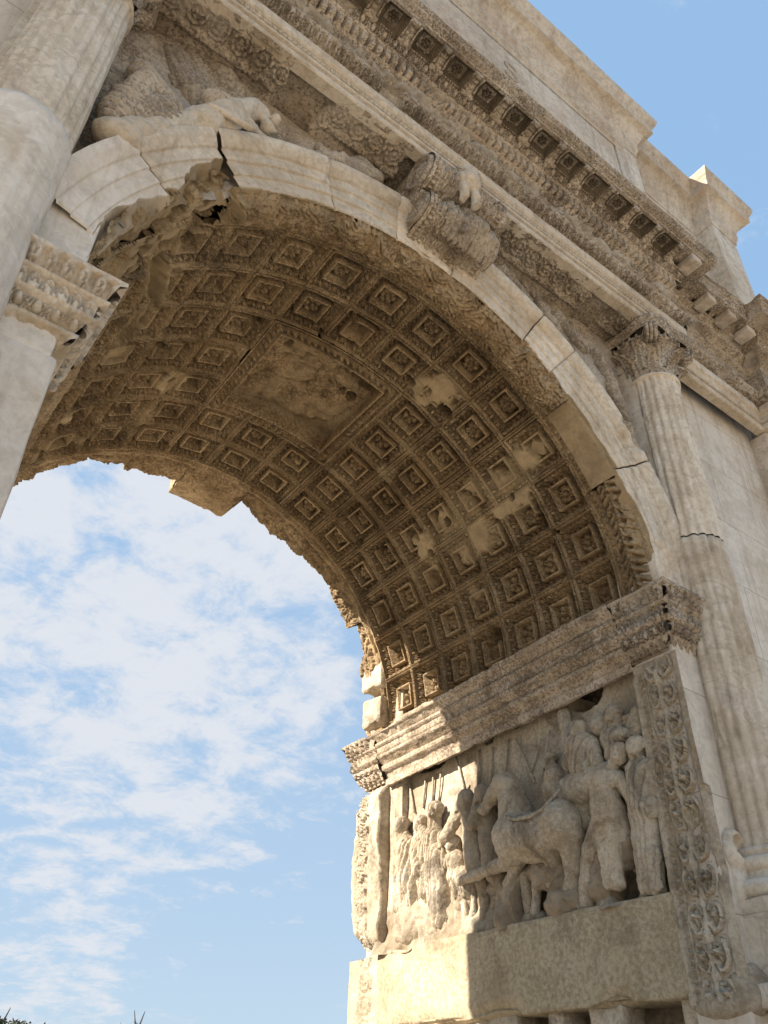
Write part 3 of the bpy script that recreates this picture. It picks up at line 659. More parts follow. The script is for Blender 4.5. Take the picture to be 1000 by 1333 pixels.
# plain replacement brackets at the corner and along the side bay
sb = MB(); rbox(sb, -.085, .085, -.50, -.27, -.11, .0, .05, .006, .012, 3); src_b = None
for (x, y, rz) in [(3.62, -.02, 0), (3.78, .42, 1), (4.25, .22, 0), (4.68, .22, 0), (5.1, .22, 0)]:
    if src_b is None: src_b = sb.build('plain_bracket', 'attic', arch); o = src_b
    else: o = src_b.copy(); COL.objects.link(o)
    o.matrix_basis = Matrix.Translation((x if not rz else 3.4, y if not rz else .05, ZS - .004)) @ Matrix.Rotation(rz * pi / 2, 4, 'Z')

# -- carved soffit of the architrave (broken in two places)
def soffit(name, x0, x1, seed):
    xs = np.arange(x0, x1 + .006, .011); ys = np.linspace(-.09, .47, 52); Xx, Yy = np.meshgrid(xs, ys, indexing='ij')
    w = (Yy + .03) / .24; h = np.zeros_like(Xx)
    m = (w > 0) & (w < 1); h = np.where(m, .02 - .045 * scrolls(Xx / .2, w), h)
    m = (Yy > .22) & (Yy < .28); h = np.where(m, -.02 * egg_dart(Xx / .07, (Yy - .22) / .06), h); h = np.where(Yy >= .285, .03, h)
    Pn = np.stack([Xx, Yy, Xx * 0], -1); edge = np.minimum(Xx - x0, x1 - Xx) + .07 * fbm(Pn * 8, 3, seed)
    ero = (1 - sstep(.0, .10, edge)) ; rough = sstep(.1, .5, fbm(Pn * 3, 3, seed + 2))
    h = h * (1 - .7 * rough) + ero * .2 + .01 * fbm(Pn * 14, 3, seed)
    return MB().grid(np.stack([Xx, Yy, E0 + .002 + h], -1), np.clip(ero * .5 + rough * .3, 0, 1)).build(name, 'carved', arch)
soffit('carved_soffit', -2.95, -1.55, 1); soffit('carved_soffit', -1.30, -.30, 2); soffit('carved_soffit', .62, 2.25, 3); soffit('carved_soffit', 2.42, 3.0, 4)

# ------------------------------------------------------------------ archivolt of the front
def archivolt(name, t0, t1, mat, seed, chip=.02, low=0.0, wear=0.0, rag=0.0):
    prof = [(2.575, .262), (2.585, .248), (2.66, .246), (2.70, .245), (2.706, .228), (2.76, .226), (2.815, .225), (2.822, .208), (2.87, .206), (2.915, .205), (2.922, .185), (2.955, .16), (2.985, .14), (3.01, .135), (3.045, .13), (3.05, .15), (3.055, .42)]
    rr, yy = [], []
    for (r0, y0), (r1, y1) in zip(prof[:-1], prof[1:]):
        for w in np.linspace(0, 1, 12 if rag > .1 else 4)[:-1]: rr.append(r0 + w * (r1 - r0)); yy.append(y0 + w * (y1 - y0))
    rr.append(prof[-1][0]); yy.append(prof[-1][1]); rr, yy = np.array(rr), np.array(yy)
    tv = np.linspace(rad(t0), rad(t1), max(3, int(rad(t1 - t0) * 2.8 / (.010 if rag > .1 else .02)))); T_, Rr = np.meshgrid(tv, rr, indexing='ij'); Yy = np.broadcast_to(yy, T_.shape).copy()
    P0 = np.stack([Rr * np.sin(T_), Yy, Rr * np.cos(T_)], -1)
    lowv = low * (np.abs(fbm(P0 * 2.4, 4, seed)) * 1.4 + .25 * 0) if low else 0
    ero = sstep(.1, .5, fbm(P0 * 2.3, 4, seed + 1)); Yy = Yy + chip * ero + .004 * fbm(P0 * 14, 3, seed) + .05 * chip * 0
    if rag:                                                 # ragged underside: broken marble
        br = rag * (.4 + .9 * fbm(np.stack([T_ * 7, T_ * 0 + seed, T_ * 0], -1), 4, seed)); br = np.clip(br, 0, .34); cut = Rr < 2.575 + br
        Yy = Yy + sstep(0, .05, 2.575 + br - Rr) * (.07 + .10 * fbm(P0 * 7, 5, seed + 4)) + .45 * np.clip(2.575 + br - Rr, 0, 1); wv = np.where(cut, 1.0, ero * .3)
    else: wv = ero * .45 + wear
    P = np.stack([Rr * np.sin(T_), Yy, Rr * np.cos(T_)], -1)
    endg = np.minimum(T_ - tv[0], tv[-1] - T_) * 2.8
    P[..., 1] += .012 * (1 - sstep(.0, .012, endg))
    return MB().grid(P, np.clip(wv, 0, 1)).build(name, mat, arch)
T_, Rr = np.meshgrid(np.radians(np.arange(-70, -38, .5)), np.linspace(2.60, 3.05, 30), indexing='ij'); Pq = np.stack([Rr * np.sin(T_), .36 + 0 * T_, Rr * np.cos(T_)], -1)
Pq[..., 1] += .10 * fbm(Pq * 4, 5, 71); MB().grid(Pq, .9, flip=True).build('broken_core', 'carved', arch)
archivolt('archivolt_block', -78, -59.5, 'restored', 21, .004, rag=.12)
archivolt('archivolt_block', -59.3, -44.2, 'cream', 22, .02, rag=.30)
archivolt('archivolt_block', -43.4, -22, 'cream', 23, .012, rag=.02)
archivolt('archivolt_block', -21.9, -7, 'cream', 24, .018)
archivolt('archivolt_block', 7, 27.2, 'cream', 25, .05, rag=.03)
archivolt('archivolt_block', 27.4, 36, 'cream', 26, .06, rag=.05)
archivolt('archivolt_block', 36.1, 60.3, 'cream', 27, .09, rag=.11)
archivolt('archivolt_block', 60.6, 88, 'cream', 28, .10, rag=.12)
archivolt('archivolt_block', -7, 7, 'cream', 29, .02)

# ------------------------------------------------------------------ piers, imposts, columns
mb = MB()
rbox(mb, 2.575, 3.45, .25, .66, GROUND, -.02, .12, .006, .02, 3); pier_r = mb.build('pier_face', 'wall', arch)
mb = MB(); rbox(mb, -3.5, -2.53, .25, 1.2, GROUND, -.47, .07, .012, .03, 8, chip=.16); mb.build('pier_face', 'restored', arch)
mb = MB(); rbox(mb, -3.4, -2.575, .255, .7, -.5, 1.05, .07, .008, .02, 9, chip=.03); mb.build('pier_block', 'wall', arch)
mb = MB(); rbox(mb, 2.60, 3.40, .252, .7, .08, 1.2, .09, .012, .03, 10, chip=.05); mb.build('pier_block', 'cream', arch)
for a, b in ((2.9, 3.5), (-3.5, -2.9)):
    mb = MB(); rbox(mb, a, b, .245, .7, -2.0, 3.46, .12, .006, .02, 12); mb.build('pier_face', 'cream', arch)
# spandrels
xs = np.linspace(-2.95, 2.95, 260); rs = np.linspace(0, 1, 60); Xx, Tt = np.meshgrid(xs, rs, indexing='ij')
zb = np.sqrt(np.clip(3.0 ** 2 - Xx ** 2, .0, None)); Zz = zb + Tt * (E0 + .05 - zb)
Pn = np.stack([Xx, Xx * 0, Zz], -1); Yy = .41 - .03 * fbm(Pn * 3, 4, 5) - .05 * np.clip(fbm(Pn * 5, 3, 6), 0, 1)
MB().grid(np.stack([Xx, Yy, Zz], -1), sstep(-.2, .4, fbm(Pn * 1.7, 3, 3)) * .5).build('spandrel_wall', 'carved', arch)
# jambs inside the passage
mb = MB(); rbox(mb, -3.3, -2.56, 1.1, 4.2, GROUND, -.45, .15, .012, .02, 5); mb.build('jamb_wall', 'relief', arch)
IMP = [(-.03, -.42, .0, -.42, 1), (.0, -.42, .0, -.40, 1), (-.01, -.398, .04, -.33, 10, leaf_row, .05, .085, 0), (.065, -.325, .075, -.305, 1), (.04, -.30, .085, -.215, 12, egg_dart, .06, .10, 0), (.12, -.21, .135, -.19, 1),
       (.105, -.185, .11, -.075, 9, scallops, .04, .075, 0), (.15, -.07, .16, -.05, 2), (.13, -.045, .17, .07, 12, leaf_row, .065, .09, 0), (.21, .072, .21, .10, 2), (.21, .10, -.1, .105, 2)]
IMPP = [(-.03, -.47, .0, -.47, 1), (.0, -.47, .01, -.40, 3), (.01, -.40, -.02, -.395, 1), (-.02, -.395, .02, -.32, 4), (.06, -.315, .075, -.27, 3), (.045, -.265, .05, -.25, 1), (.06, -.245, .115, -.20, 5), (.13, -.195, .135, -.165, 2), (.105, -.16, .105, -.15, 1), (.125, -.145, .135, -.07, 4), (.16, -.065, .165, -.035, 2), (.13, -.03, .13, -.02, 1), (.14, -.015, .20, .045, 5), (.22, .05, .225, .10, 2), (.225, .10, -.1, .105, 2)]
mb = MB(); run(mb, IMP, (XJ, .28, -.055), XU, FN, .40, 1, 0, .009, .004, 3, .012); run(mb, IMP, (XJ, .66, -.062), FN, (-1, 0, 0), .38, 0, 1, .009, .004, 4, .012); mb.build('impost_capital', 'carved', arch)
mb = MB(); run(mb, IMPP, (XJ, 4.12, -.15), (0, -1, .026), (-1, 0, 0), 3.46, 0, 0, .03, .014, 5, .05); mb.build('impost_moulding', 'carved', arch)
mb = MB(); run(mb, IMP, (XJ, 4.52, -.155), FN, (-1, 0, 0), .40, 1, 0, .012, .004, 6, .02); run(mb, IMP, (XJ + .6, 4.52, -.155), (-1, 0, 0), YU, .6, 0, 1, .012, .004, 7, .02); mb.build('impost_capital', 'carved', arch)
mb = MB(); rbox(mb, XJ + .012, 2.9, .62, 4.14, -.2, .13, .08, .012, .02, 41); mb.build('springer_course', 'vault', arch)
mb = MB(); run(mb, IMP, (-2.98, .28, 0), XU, FN, .42, 0, 1, .008, .003, 8, .006); run(mb, IMP, (-XJ, .28, 0), YU, XU, .45, 1, 0, .009, .004, 9, .012); mb.build('impost_capital', 'cream', arch)
mb = MB(); run(mb, IMPP, (-XJ, .73, 0), YU, XU, 3.3, 0, 1, .03, .012, 10, .04); mb.build('impost_moulding', 'vault', arch)
# columns
def column(cx, cy, lowbreak, seed, full=True):
    def fl(A, Z):
        f = np.abs(np.cos(A * 10)); p = np.stack([np.cos(A) * 1.2, np.sin(A) * 1.2, Z * .9], -1); e = sstep(-.1, .35, fbm(p * 1.5, 3, seed))
        return -.024 * (1 - f ** 2.2 * .999) ** 2 * (1 - .55 * e) + .005 * fbm(p * 6, 3, seed) - .022 * sstep(.28, .55, fbm(p * 2.2, 4, seed + 3)) - .005 * sstep(.1, .4, fbm(p * 7, 3, seed + 5))
    zs = np.arange(lowbreak, 2.79, .035); pr = [(.302 - .034 * ((z + 2) / 4.8) ** 1.3, z) for z in zs] + [(.268, 2.795), (.285, 2.80), (.288, 2.82), (.27, 2.835)]
    o = MB(); lathe(o, pr, (cx, cy, 0), 200, lambda A, Z: np.where(Z < 2.79, fl(A, Z), 0)); sh = o.build('shaft', 'cream', arch)
    def jag(A, Z):
        if full:
            p = np.stack([np.cos(A) * 1.2, np.sin(A) * 1.2, Z * .9], -1); return fl(A, Z) * .85 - .03 * sstep(.30, .55, fbm(p * 1.9, 4, seed + 6))
        p = np.stack([np.cos(A) * 1.2, np.sin(A) * 1.2, Z * .9], -1)
        return .004 * fbm(p * 5, 3, seed + 8) - .007 * (1 - np.abs(np.cos(A * 10)) ** 2) * .5
    zs = np.arange(-2.0, lowbreak + .001, .035); pr = [((.302 if full else .308) - .020 * ((z + 2) / 4.8), z) for z in zs]; pr += [(pr[-1][0] - .05, lowbreak + .02)]
    o = MB(); lathe(o, pr, (cx, cy, 0), 200, jag); o.build('shaft_drum', 'cream' if full else 'restored', arch)
    base = [(.30, -2.0), (.33, -2.02), (.33, -2.05), (.31, -2.07)] + [(.33 + .045 * sin(a), -2.12 - .05 * cos(a + pi)) for a in np.linspace(0, pi, 7)][::1] + [(.34, -2.18), (.335, -2.21), (.36, -2.23)] + [(.37 + .06 * sin(a), -2.29 - .06 * cos(a + pi) * 1) for a in np.linspace(0, pi, 8)] + [(.42, -2.36)]
    base = [(r, z) for r, z in base]; base.sort(key=lambda q: -q[1])
    o = MB(); lathe(o, base, (cx, cy, 0), 64); rbox(o, cx - .42, cx + .42, cy - .42, cy + .3, -2.46, -2.36, .1, .005, .012, seed); o.build('column_base', 'cream', arch)
    # capital: bell, two rows of acanthus, corner scrolls, hollow-sided abacus
    o = MB(); z0 = 2.82; H = E0 - z0
    lathe(o, [(.265, z0), (.27, z0 + .25), (.30, z0 + .42), (.34, z0 + .5), (.33, z0 + .53)], (cx, cy, 0), 48)
    for row, (nl, zz, hh, off) in enumerate(((8, z0 + .01, .26, 0), (8, z0 + .10, .36, pi / 8))):
        for i in range(nl):
            a0 = off + i * 2 * pi / nl; t = np.linspace(0, 1, 15); q = np.linspace(-1, 1, 13); Tt, Q = np.meshgrid(t, q, indexing='ij')
            wdt = .105 * np.sqrt(np.clip(1 - (Tt - .25) ** 2 * 1.3, .03, 1)) * (1 - .28 * np.abs(np.sin(Tt * 11)) * np.abs(Q) ** 2); rr = .275 + .012 * row + .02 * Tt + .10 * Tt ** 4 - .025 * np.abs(Q) ** 1.5 + .012 * np.cos(Q * 9)
            z = zz + hh * (Tt - .28 * np.clip(Tt - .8, 0, 1) ** 1 * 3 * .6); rr = rr + .03 * np.clip(Tt - .8, 0, 1) * 5 * .5
            an = a0 + Q * wdt / .3; o.grid(np.stack([cx + rr * np.cos(an), cy + rr * np.sin(an), z], -1)); 
    for i in range(4):
        a0 = pi / 4 + i * pi / 2; a = np.linspace(0, 4.4 * pi, 60); r = .105 - .09 * a / a[-1]; c = .40; e = np.array([cos(a0), sin(a0)]); tn = np.array([-sin(a0), cos(a0)])
        for sd_ in (-.045, 0, .045):
            R_ = c + r * np.sin(a + 1.2); zz = z0 + .50 + r * np.cos(a + 1.2)
            tube(o, np.stack([cx + e[0] * R_ + tn[0] * sd_, cy + e[1] * R_ + tn[1] * sd_, zz], -1), .022, 7)
    t = np.linspace(0, 2 * pi, 97); sq = .47 * (1 - .16 * np.cos(2 * t) ** 2); ab = np.stack([np.cos(t), np.sin(t)], -1)
    rad_ = .40 + .12 * np.abs(np.sin(2 * t)) ** 2.2
    rows = [(.90, z0 + .55), (.97, z0 + .57), (.95, z0 + .60), (1.03, z0 + .63), (1.03, z0 + H - .004), (.3, z0 + H - .004)]
    P = np.array([[[cx + ab[j, 0] * rad_[j] * k, cy + ab[j, 1] * rad_[j] * k, z] for k, z in rows] for j in range(97)]); o.grid(P, flip=False)
    rg = np.linspace(0, 2 * pi, 49)
    P = np.array([[[cx + (.33 + dr) * cos(a), cy + (.33 + dr) * sin(a), z0 + .50 + dz] for dr, dz in ((0, -.03), (.035, -.01), (.04, .02), (.0, .04))] for a in rg]); P[..., :2] += 0; o.grid(P)
    for i in range(30):
        a = i * 2 * pi / 30; tube(o, [[cx + .365 * cos(a), cy + .365 * sin(a), z0 + .48], [cx + .38 * cos(a), cy + .38 * sin(a), z0 + .535]], [.022, .016], 6)
    return o.build('capital', 'carved', arch)
column(3.166, .2, .72, 3); column(-3.166, .2, .95, 4, False)
for sx in (1, -1):
    mb = MB(); rbox(mb, sx * 3.166 - .44, sx * 3.166 + .44, -.22, .5, -2.86, -2.46, .12, .006, .015, 6); rbox(mb, sx * 3.166 - .54, sx * 3.166 + .54, -.33, .5, -3.02, -2.88, .12, .006, .02, 7); rbox(mb, sx * 3.166 - .45, sx * 3.166 + .45, -.24, .5, GROUND, -3.03, .2, .006, .02, 7)
    mb.build('pedestal', 'cream', arch)
for sx in (1, -1):
    mb = MB(); a, b = sorted((sx * 3.44, sx * 5.6)); rbox(mb, a, b, .36, .8, GROUND, E0 + .3, .14, .006, .02, 4); mb.build('side_wall', 'wall', arch)
    mb = MB(); a, b = sorted((sx * 5.45, sx * 6.5)); rbox(mb, a, b, .12, 4.2, GROUND, E0, .2, .01, .03, 5); mb.build('end_pier', 'attic', arch)

# ------------------------------------------------------------------ attic
ZA = ZS + .19
def attic_box(name, x0, x1, yf, yb, z0, z1, seed, mat='attic'):
    mb = MB(); rbox(mb, x0, x1, yf, yb, z0, z1, .11, .008, .02, seed); return mb.build(name, mat, arch)
attic_box('attic_wall', -6.4, 6.4, .34, YB, ZA - .4, 9.24, 3)
attic_box('attic_wall', -4.05, 4.05, .05, .5, ZA - .02, 9.23, 4)
attic_box('attic_pier', 5.95, 6.62, .04, .6, ZA - .02, 9.23, 5); attic_box('attic_pier', -6.62, -5.95, .04, .6, ZA - .02, 9.23, 6)
AC = [(-.02, 8.30, .015, 8.30, 1), (.015, 8.30, .02, 8.38, 3), (.02, 8.38, .05, 8.45, 3), (.05, 8.45, .055, 8.62, 5), (.055, 8.62, .10, 8.72, 4), (.10, 8.72, .11, 8.75, 1), (.11, 8.75, .15, 8.86, 4), (.15, 8.865, .26, 8.90, 3), (.26, 8.90, .265, 9.02, 4), (.27, 9.03, .30, 9.10, 3), (.31, 9.11, .345, 9.22, 4), (.345, 9.22, .345, 9.25, 1), (.345, 9.25, -.3, 9.27, 2)]
mb = MB(); run(mb, AC, (-4.05, .05, 0), XU, FN, 8.1, 1, 1, .035, .0006, 31, .0); run(mb, AC, (4.05, .05, 0), YU, XU, .29, 1, -1, .05, .0006, 32)
run(mb, AC, (4.05, .34, 0), XU, FN, 1.9, -1, -1, .05, .0006, 33); run(mb, AC, (5.95, .34, 0), FN, (-1, 0, 0), .3, -1, 1, .05, .0006, 34); run(mb, AC, (5.95, .04, 0), XU, FN, .67, 1, 1, .04, .0006, 35); run(mb, AC, (6.62, .04, 0), YU, XU, 4.0, 1, 0, .1, .008, 36)
mb.build('attic_cornice', 'attic', arch)
# frame of the inscription
FRP = [(.0, 0, .03, .0, 1), (.03, .0, .035, .06, 3), (.035, .06, .02, .07, 1), (.02, .07, .02, .13, 2), (.02, .13, .05, .16, 3), (.05, .16, .05, .2, 2), (.05, .2, 0, .21, 1)]
mb = MB(); run(mb, FRP, (-3.7, .05, 0), XU, FN, 7.4, 0, 0, .05, .004, 41, z0=7.98)
def vframe(x, sg):
    for (a0, b0, a1, b1, n_) in FRP:
        zz = np.linspace(ZA, 7.985, 60); w = np.linspace(0, 1, n_ + 1); Zz, Wv = np.meshgrid(zz, w, indexing='ij')
        Pq = np.stack([x + sg * (b0 + Wv * (b1 - b0)), .05 - (a0 + Wv * (a1 - a0)), Zz], -1); Pq[..., 1] += .004 * fbm(Pq * 4, 3, 4); mb.grid(Pq, flip=(sg > 0))
vframe(3.48, 1); vframe(-3.48, -1); mb.build('inscription_frame', 'attic', arch)
mb = MB(); rbox(mb, -3.46, 3.46, .035, .2, ZA, 7.97, .1, .006, .006, 44); mb.build('inscription_panel', 'attic', arch)

# ------------------------------------------------------------------ right jamb: relief of the chariot, framed by carved pilasters
XB = 2.70
ys = np.arange(.60, 4.24, .016); zs = np.arange(-2.30, -.42, .016); Yy, Zz = np.meshgrid(ys, zs, indexing='ij'); Pn = np.stack([Yy * 0, Yy, Zz], -1)
dep = .03 * fbm(Pn * 1.6, 3, 2) + .012 * fbm(Pn * 7, 4, 3)
low = sstep(-1.55, -2.1, Zz) * sstep(.1, .6, Yy - .6)
dep = dep + low * (.12 + .16 * fbm(Pn * 3.4, 4, 8))                          # the broken mass along the foot
wr = sstep(-.1, .4, fbm(Pn * 2.2, 4, 12)) * .6 + low * .3
def jamb_hole(u, v, ry, rz, d):
    global dep
    c = J(u, v, XB); q = np.hypot((Yy - c[1]) / ry, (Zz - c[2]) / rz) + .25 * fbm(Pn * 6, 3, 4)
    dep = dep - d * (1 - sstep(.75, 1.05, q))
for a in [(762, 908, .19, .12, .5), (703, 1178, .20, .20, .32), (775, 1168, .10, .12, .3), (822, 1158, .13, .13, .4), (872, 1142, .11, .14, .4), (560, 996, .22, .05, .2), (636, 962, .06, .05, .2), (672, 941, .05, .04, .2)]: jamb_hole(*a)
dep = np.clip(dep, -.5, .5)
rp_ = MB().grid(np.stack([XB - dep, Yy, Zz], -1), np.clip(wr, 0, 1)).build('chariot_relief', 'relief', arch)
def K(u, v, d): return J(u, v, XB - d)
def fig(name, prims, seed, folds=.0, vox=.0105, noise=.014, wear=.05, k=.018, mat='relief', parent=None):
    return carve(name, prims, mat, parent or rp_, vox, k, noise, 11, seed, wear, folds)
def L(a, b, r1, r2): return ('l', K(*a), K(*b), r1, r2)
def EL(c, r): return ('e', K(*c), r)
# horses (chest towards the rear of the passage, rumps towards the chariot)
fig('horse', [L((672, 1090, .16), (706, 1090, .16), .215, .20), EL((731, 1073, .18), (.17, .195, .205)), L((706, 1086, .15), (726, 1078, .15), .18, .17), EL((668, 1098, .18), (.15, .17, .20)),
    L((671, 1080, .16), (664, 1030, .16), .15, .105), EL((660, 1022, .17), (.09, .12, .075)), L((653, 1020, .20), (631, 1052, .23), .085, .052), EL((629, 1055, .23), (.058, .055, .05)), EL((646, 1034, .19), (.06, .08, .055)), L((655, 1012, .18), (653, 1004, .17), .028, .012),
    ('-e', K(640, 1038, .29), (.03, .03, .02)), ('-l', K(668, 1050, .33), K(671, 1110, .38), .012, .008),
    L((672, 1118, .17), (640, 1130, .20), .07, .055), L((642, 1130, .20), (600, 1147, .18), .05, .045), L((744, 1090, .15), (746, 1128, .12), .12, .075), L((746, 1128, .12), (738, 1178, .09), .065, .05),
    L((676, 1120, .12), (662, 1152, .10), .06, .045), L((662, 1152, .10), (667, 1202, .07), .045, .035), L((722, 1105, .10), (718, 1150, .07), .09, .06)], 5, wear=.12, k=.022, noise=.016)
mn = []
for q in range(7):                                          # tufts of the mane
    a = np.array([666 + q * 2.7, 1012 + q * 7.0]); mn += [L((a[0] - 3, a[1], .17), (a[0] + 8, a[1] + 6, .12), .045, .03)]
fig('mane', mn, 51, .012, wear=.5, k=.008, noise=.02)
tk = MB(); tube(tk, [K(*p) for p in [(656, 1063, .30), (672, 1067, .36), (690, 1063, .36), (706, 1054, .33), (722, 1036, .24), (738, 1016, .16)]], .016, 7); tube(tk, [K(*p) for p in [(664, 1062, .30), (668, 1082, .34), (678, 1098, .34)]], .016, 7); tk.build('harness_strap', 'relief', rp_)
fig('horse', [L((645, 1130, .06), (634, 1055, .09), .13, .10), L((634, 1055, .10), (631, 1036, .12), .10, .08), L((629, 1032, .17), (616, 1070, .21), .08, .052), EL((614, 1074, .21), (.055, .055, .05)), EL((624, 1046, .15), (.055, .075, .05)), L((629, 1026, .13), (630, 1017, .12), .028, .012), ('-e', K(622, 1046, .24), (.025, .03, .02)), L((645, 1130, .06), (656, 1165, .05), .09, .04), L((656, 1165, .05), (650, 1206, .04), .04, .03)], 6, wear=.55, k=.022, noise=.018)
fig('horse', [L((622, 1128, .05), (612, 1058, .07), .12, .095), L((612, 1058, .08), (610, 1042, .10), .09, .075), L((608, 1038, .14), (582, 1088, .18), .085, .052), EL((579, 1093, .18), (.06, .06, .05)), EL((598, 1056, .12), (.055, .075, .05)), L((609, 1032, .1), (612, 1023, .1), .028, .012), ('-e', K(595, 1058, .22), (.025, .03, .02)), L((576, 1100, .16), (571, 1104, .15), .03, .02), L((622, 1128, .05), (632, 1170, .04), .085, .04), L((632, 1170, .04), (628, 1208, .03), .04, .03)], 7, wear=.55, k=.022, noise=.018)
for a, b, r in [((592, 1112), (600, 1228), .045), ((604, 1148), (608, 1226), .035), ((618, 1150), (614, 1222), .03), ((684, 1140), (690, 1196), .05), ((700, 1150), (697, 1190), .04)]:
    fig('leg_fragment', [L((*a, .05), (*b, .03), r, r * .8)], 52 + a[0], .006, k=.01)
# people walking ahead of the horses
def person(hd, sh, hp, ft, sw, d, seed, folds=.024, head=True, extra=(), wear=.0, hr=.082):
    pr = []
    if head: pr += [EL((hd[0], hd[1], d + .03), (hr, hr * .85, hr * 1.22)), L((hd[0], hd[1] + 6, d + .01), (sh[0], sh[1], d), .05, .06), EL((hd[0] - 4, hd[1] + 2, d + .03 + hr * .95), (.03, .022, .03)), EL((hd[0] + 2, hd[1] - 5, d + .03), (hr * 1.06, hr * .95, hr * .8))]
    pr += [EL((sh[0], sh[1] + 6, d), (.10, sw, .10)), L((sh[0], sh[1] + 8, d), (hp[0], hp[1], d), sw * .86, sw * .80), L((hp[0] - 4, hp[1], d), (ft[0] - 6, ft[1], d - .02), .088, .055), L((hp[0] + 5, hp[1], d), (ft[0] + 5, ft[1], d - .02), .088, .055)]
    rg = np.random.default_rng(seed)
    for i in range(0 if seed == 24 else 6):
        t0, t1 = sorted(rg.uniform(.12, 1.0, 2)); t1 = min(1, max(t1, t0 + .3)); off = rg.uniform(-.9, .9); sk = rg.uniform(-.25, .25); cz = .075 + .03 * (1 - off * off)
        a, b = [(sh[0] + (ft[0] - sh[0]) * t, sh[1] + 6 + (ft[1] - sh[1] - 6) * t) for t in (t0, t1)]
        pa, pb = K(a[0], a[1], d + cz), K(b[0], b[1], d + cz * .8); pa[1] += off * sw * .75; pb[1] += (off + sk) * sw * .75
        extra = list(extra) + [('-l', pa, pb, .011, .007)]
    return carve('carved_person', pr + list(extra), 'relief', rp_, .0105, .016, .013, 13, seed, wear, folds, fd=(38, 66, 13), fw=7)
person((522, 1076), (533, 1100), (535, 1150), (532, 1190), .15, .06, 11, extra=[L((541, 1108, .12), (543, 1136, .15), .04, .04), L((552, 1102, .08), (552, 1160, .09), .055, .05), L((522, 1108, .08), (519, 1180, .06), .065, .075), ('-e', K(542, 1162, .17), (.08, .025, .13))], hr=.065)
person((566, 1057), (566, 1086), (570, 1140), (574, 1190), .12, .06, 12, extra=[L((556, 1092, .08), (548, 1076, .06), .045, .035), L((577, 1090, .09), (582, 1124, .10), .045, .04), L((570, 1110, .09), (576, 1200, .04), .08, .09)], hr=.068)
person((547, 1074), (550, 1092), (552, 1130), (552, 1170), .09, .03, 13, hr=.055)
person((590, 1100), (596, 1118), (600, 1142), (604, 1160), .08, .07, 14, extra=[L((592, 1118, .10), (588, 1144, .11), .035, .03)], hr=.05)
carve('broken_block', [EL((538, 1206, .03), (.15, .30, .20)), EL((575, 1215, .02), (.10, .22, .20)), EL((640, 1216, .0), (.08, .30, .10)), EL((690, 1202, .0), (.09, .2, .10))], 'relief', rp_, .014, .03, .04, 5, 15, .45)
# chariot, its rider, the winged figure and the attendants
fig('chariot', [L((733, 1018, .14), (762, 1003, .16), .03, .03), L((762, 1003, .16), (800, 994, .14), .03, .03), EL((765, 1024, .10), (.14, .30, .16)), L((740, 1022, .12), (728, 1050, .06), .045, .04), EL((752, 1058, .06), (.10, .22, .18))], 21)
person((752, 950), (757, 965), (760, 1000), (762, 1010), .14, .12, 22, .018, extra=[L((770, 968, .14), (778, 996, .14), .055, .045), L((746, 968, .14), (740, 996, .12), .05, .045), L((741, 975, .06), (735, 930, .04), .04, .05)], hr=.055)
person((797, 932), (800, 955), (806, 985), (810, 995), .12, .07, 23, .010, extra=[EL((808, 958, .12), (.07, .09, .06)), L((797, 946, .1), (778, 948, .10), .045, .035), EL((783, 944, .07), (.09, .10, .10))], hr=.07)
wg = MB()
for i in range(9):
    a = np.array([812 + i * 1.5, 950 - i * 3.2]); b = a + np.array([26 - i * .9, 10 - i * 1.2]) * 1.05
    P = [K(*(a + (b - a) * t), .05 + .03 * sin(t * 3)) for t in np.linspace(0, 1, 6)]; tube(wg, P, [.03, .034, .034, .032, .026, .012], 7, .1)
for i in range(4):
    for j in range(3):
        c = K(806 + i * 6 + j, 938 + j * 7 - i * 2, .06); tube(wg, [c, c + np.array([0, -.05, .005])], [.035, .02], 6, .1)
wg.build('wing', 'relief', rp_)
person((806, 982), (788, 1010), (790, 1062), (800, 1150), .155, .15, 24, .004, extra=[EL((780, 1018, .20), (.06, .08, .07)), EL((796, 1016, .20), (.06, .08, .07)), L((772, 1012, .18), (745, 1032, .16), .06, .05), L((806, 1012, .15), (822, 1040, .14), .06, .05), L((800, 1055, .12), (818, 1100, .08), .10, .05), L((790, 1062, .14), (770, 1110, .10), .10, .08), L((770, 1110, .08), (765, 1175, .06), .08, .07)], wear=.05, hr=.075)
person((828, 974), (838, 1000), (838, 1050), (850, 1155), .135, .12, 25, .018, extra=[L((826, 1000, .15), (830, 1040, .18), .055, .05), L((852, 1000, .12), (852, 1050, .10), .06, .06), L((830, 1055, .16), (846, 1058, .16), .06, .06), L((838, 1060, .08), (860, 1110, .04), .08, .05), ('e', K(842, 1050, .17), (.06, .10, .08))], hr=.07)
person((716, 990), (722, 1005), (722, 1030), (722, 1040), .09, .03, 26, .008, hr=.05, wear=.2)
carve('broken_block', [EL((792, 1150, .02), (.14, .16, .20)), EL((742, 1180, .02), (.16, .22, .16)), EL((850, 1140, .0), (.12, .10, .22)), EL((806, 1110, .03), (.14, .2, .14)), EL((862, 1085, .02), (.10, .08, .16)), EL((720, 1140, .03), (.13, .22, .12))], 'relief', rp_, .014, .03, .06, 6, 27, .75)
def spear(a, b, r=.013):
    m_ = MB(); tube(m_, [K(*a, .012), K(*b, .012)], [r, r * .8], 6); m_.build('spear', 'relief', rp_)
for a, b in [((527, 1062), (523, 1030)), ((540, 1058), (533, 1020)), ((551, 1052), (554, 1014)), ((563, 1046), (564, 1010)), ((571, 1045), (574, 1006)), ((606, 1030), (594, 985)), ((622, 1028), (623, 976)), ((638, 1022), (641, 972)), ((656, 1015), (662, 962)), ((696, 1020), (672, 962)), ((706, 1010), (716, 950)), ((690, 1010), (705, 962))]: spear(a, b)
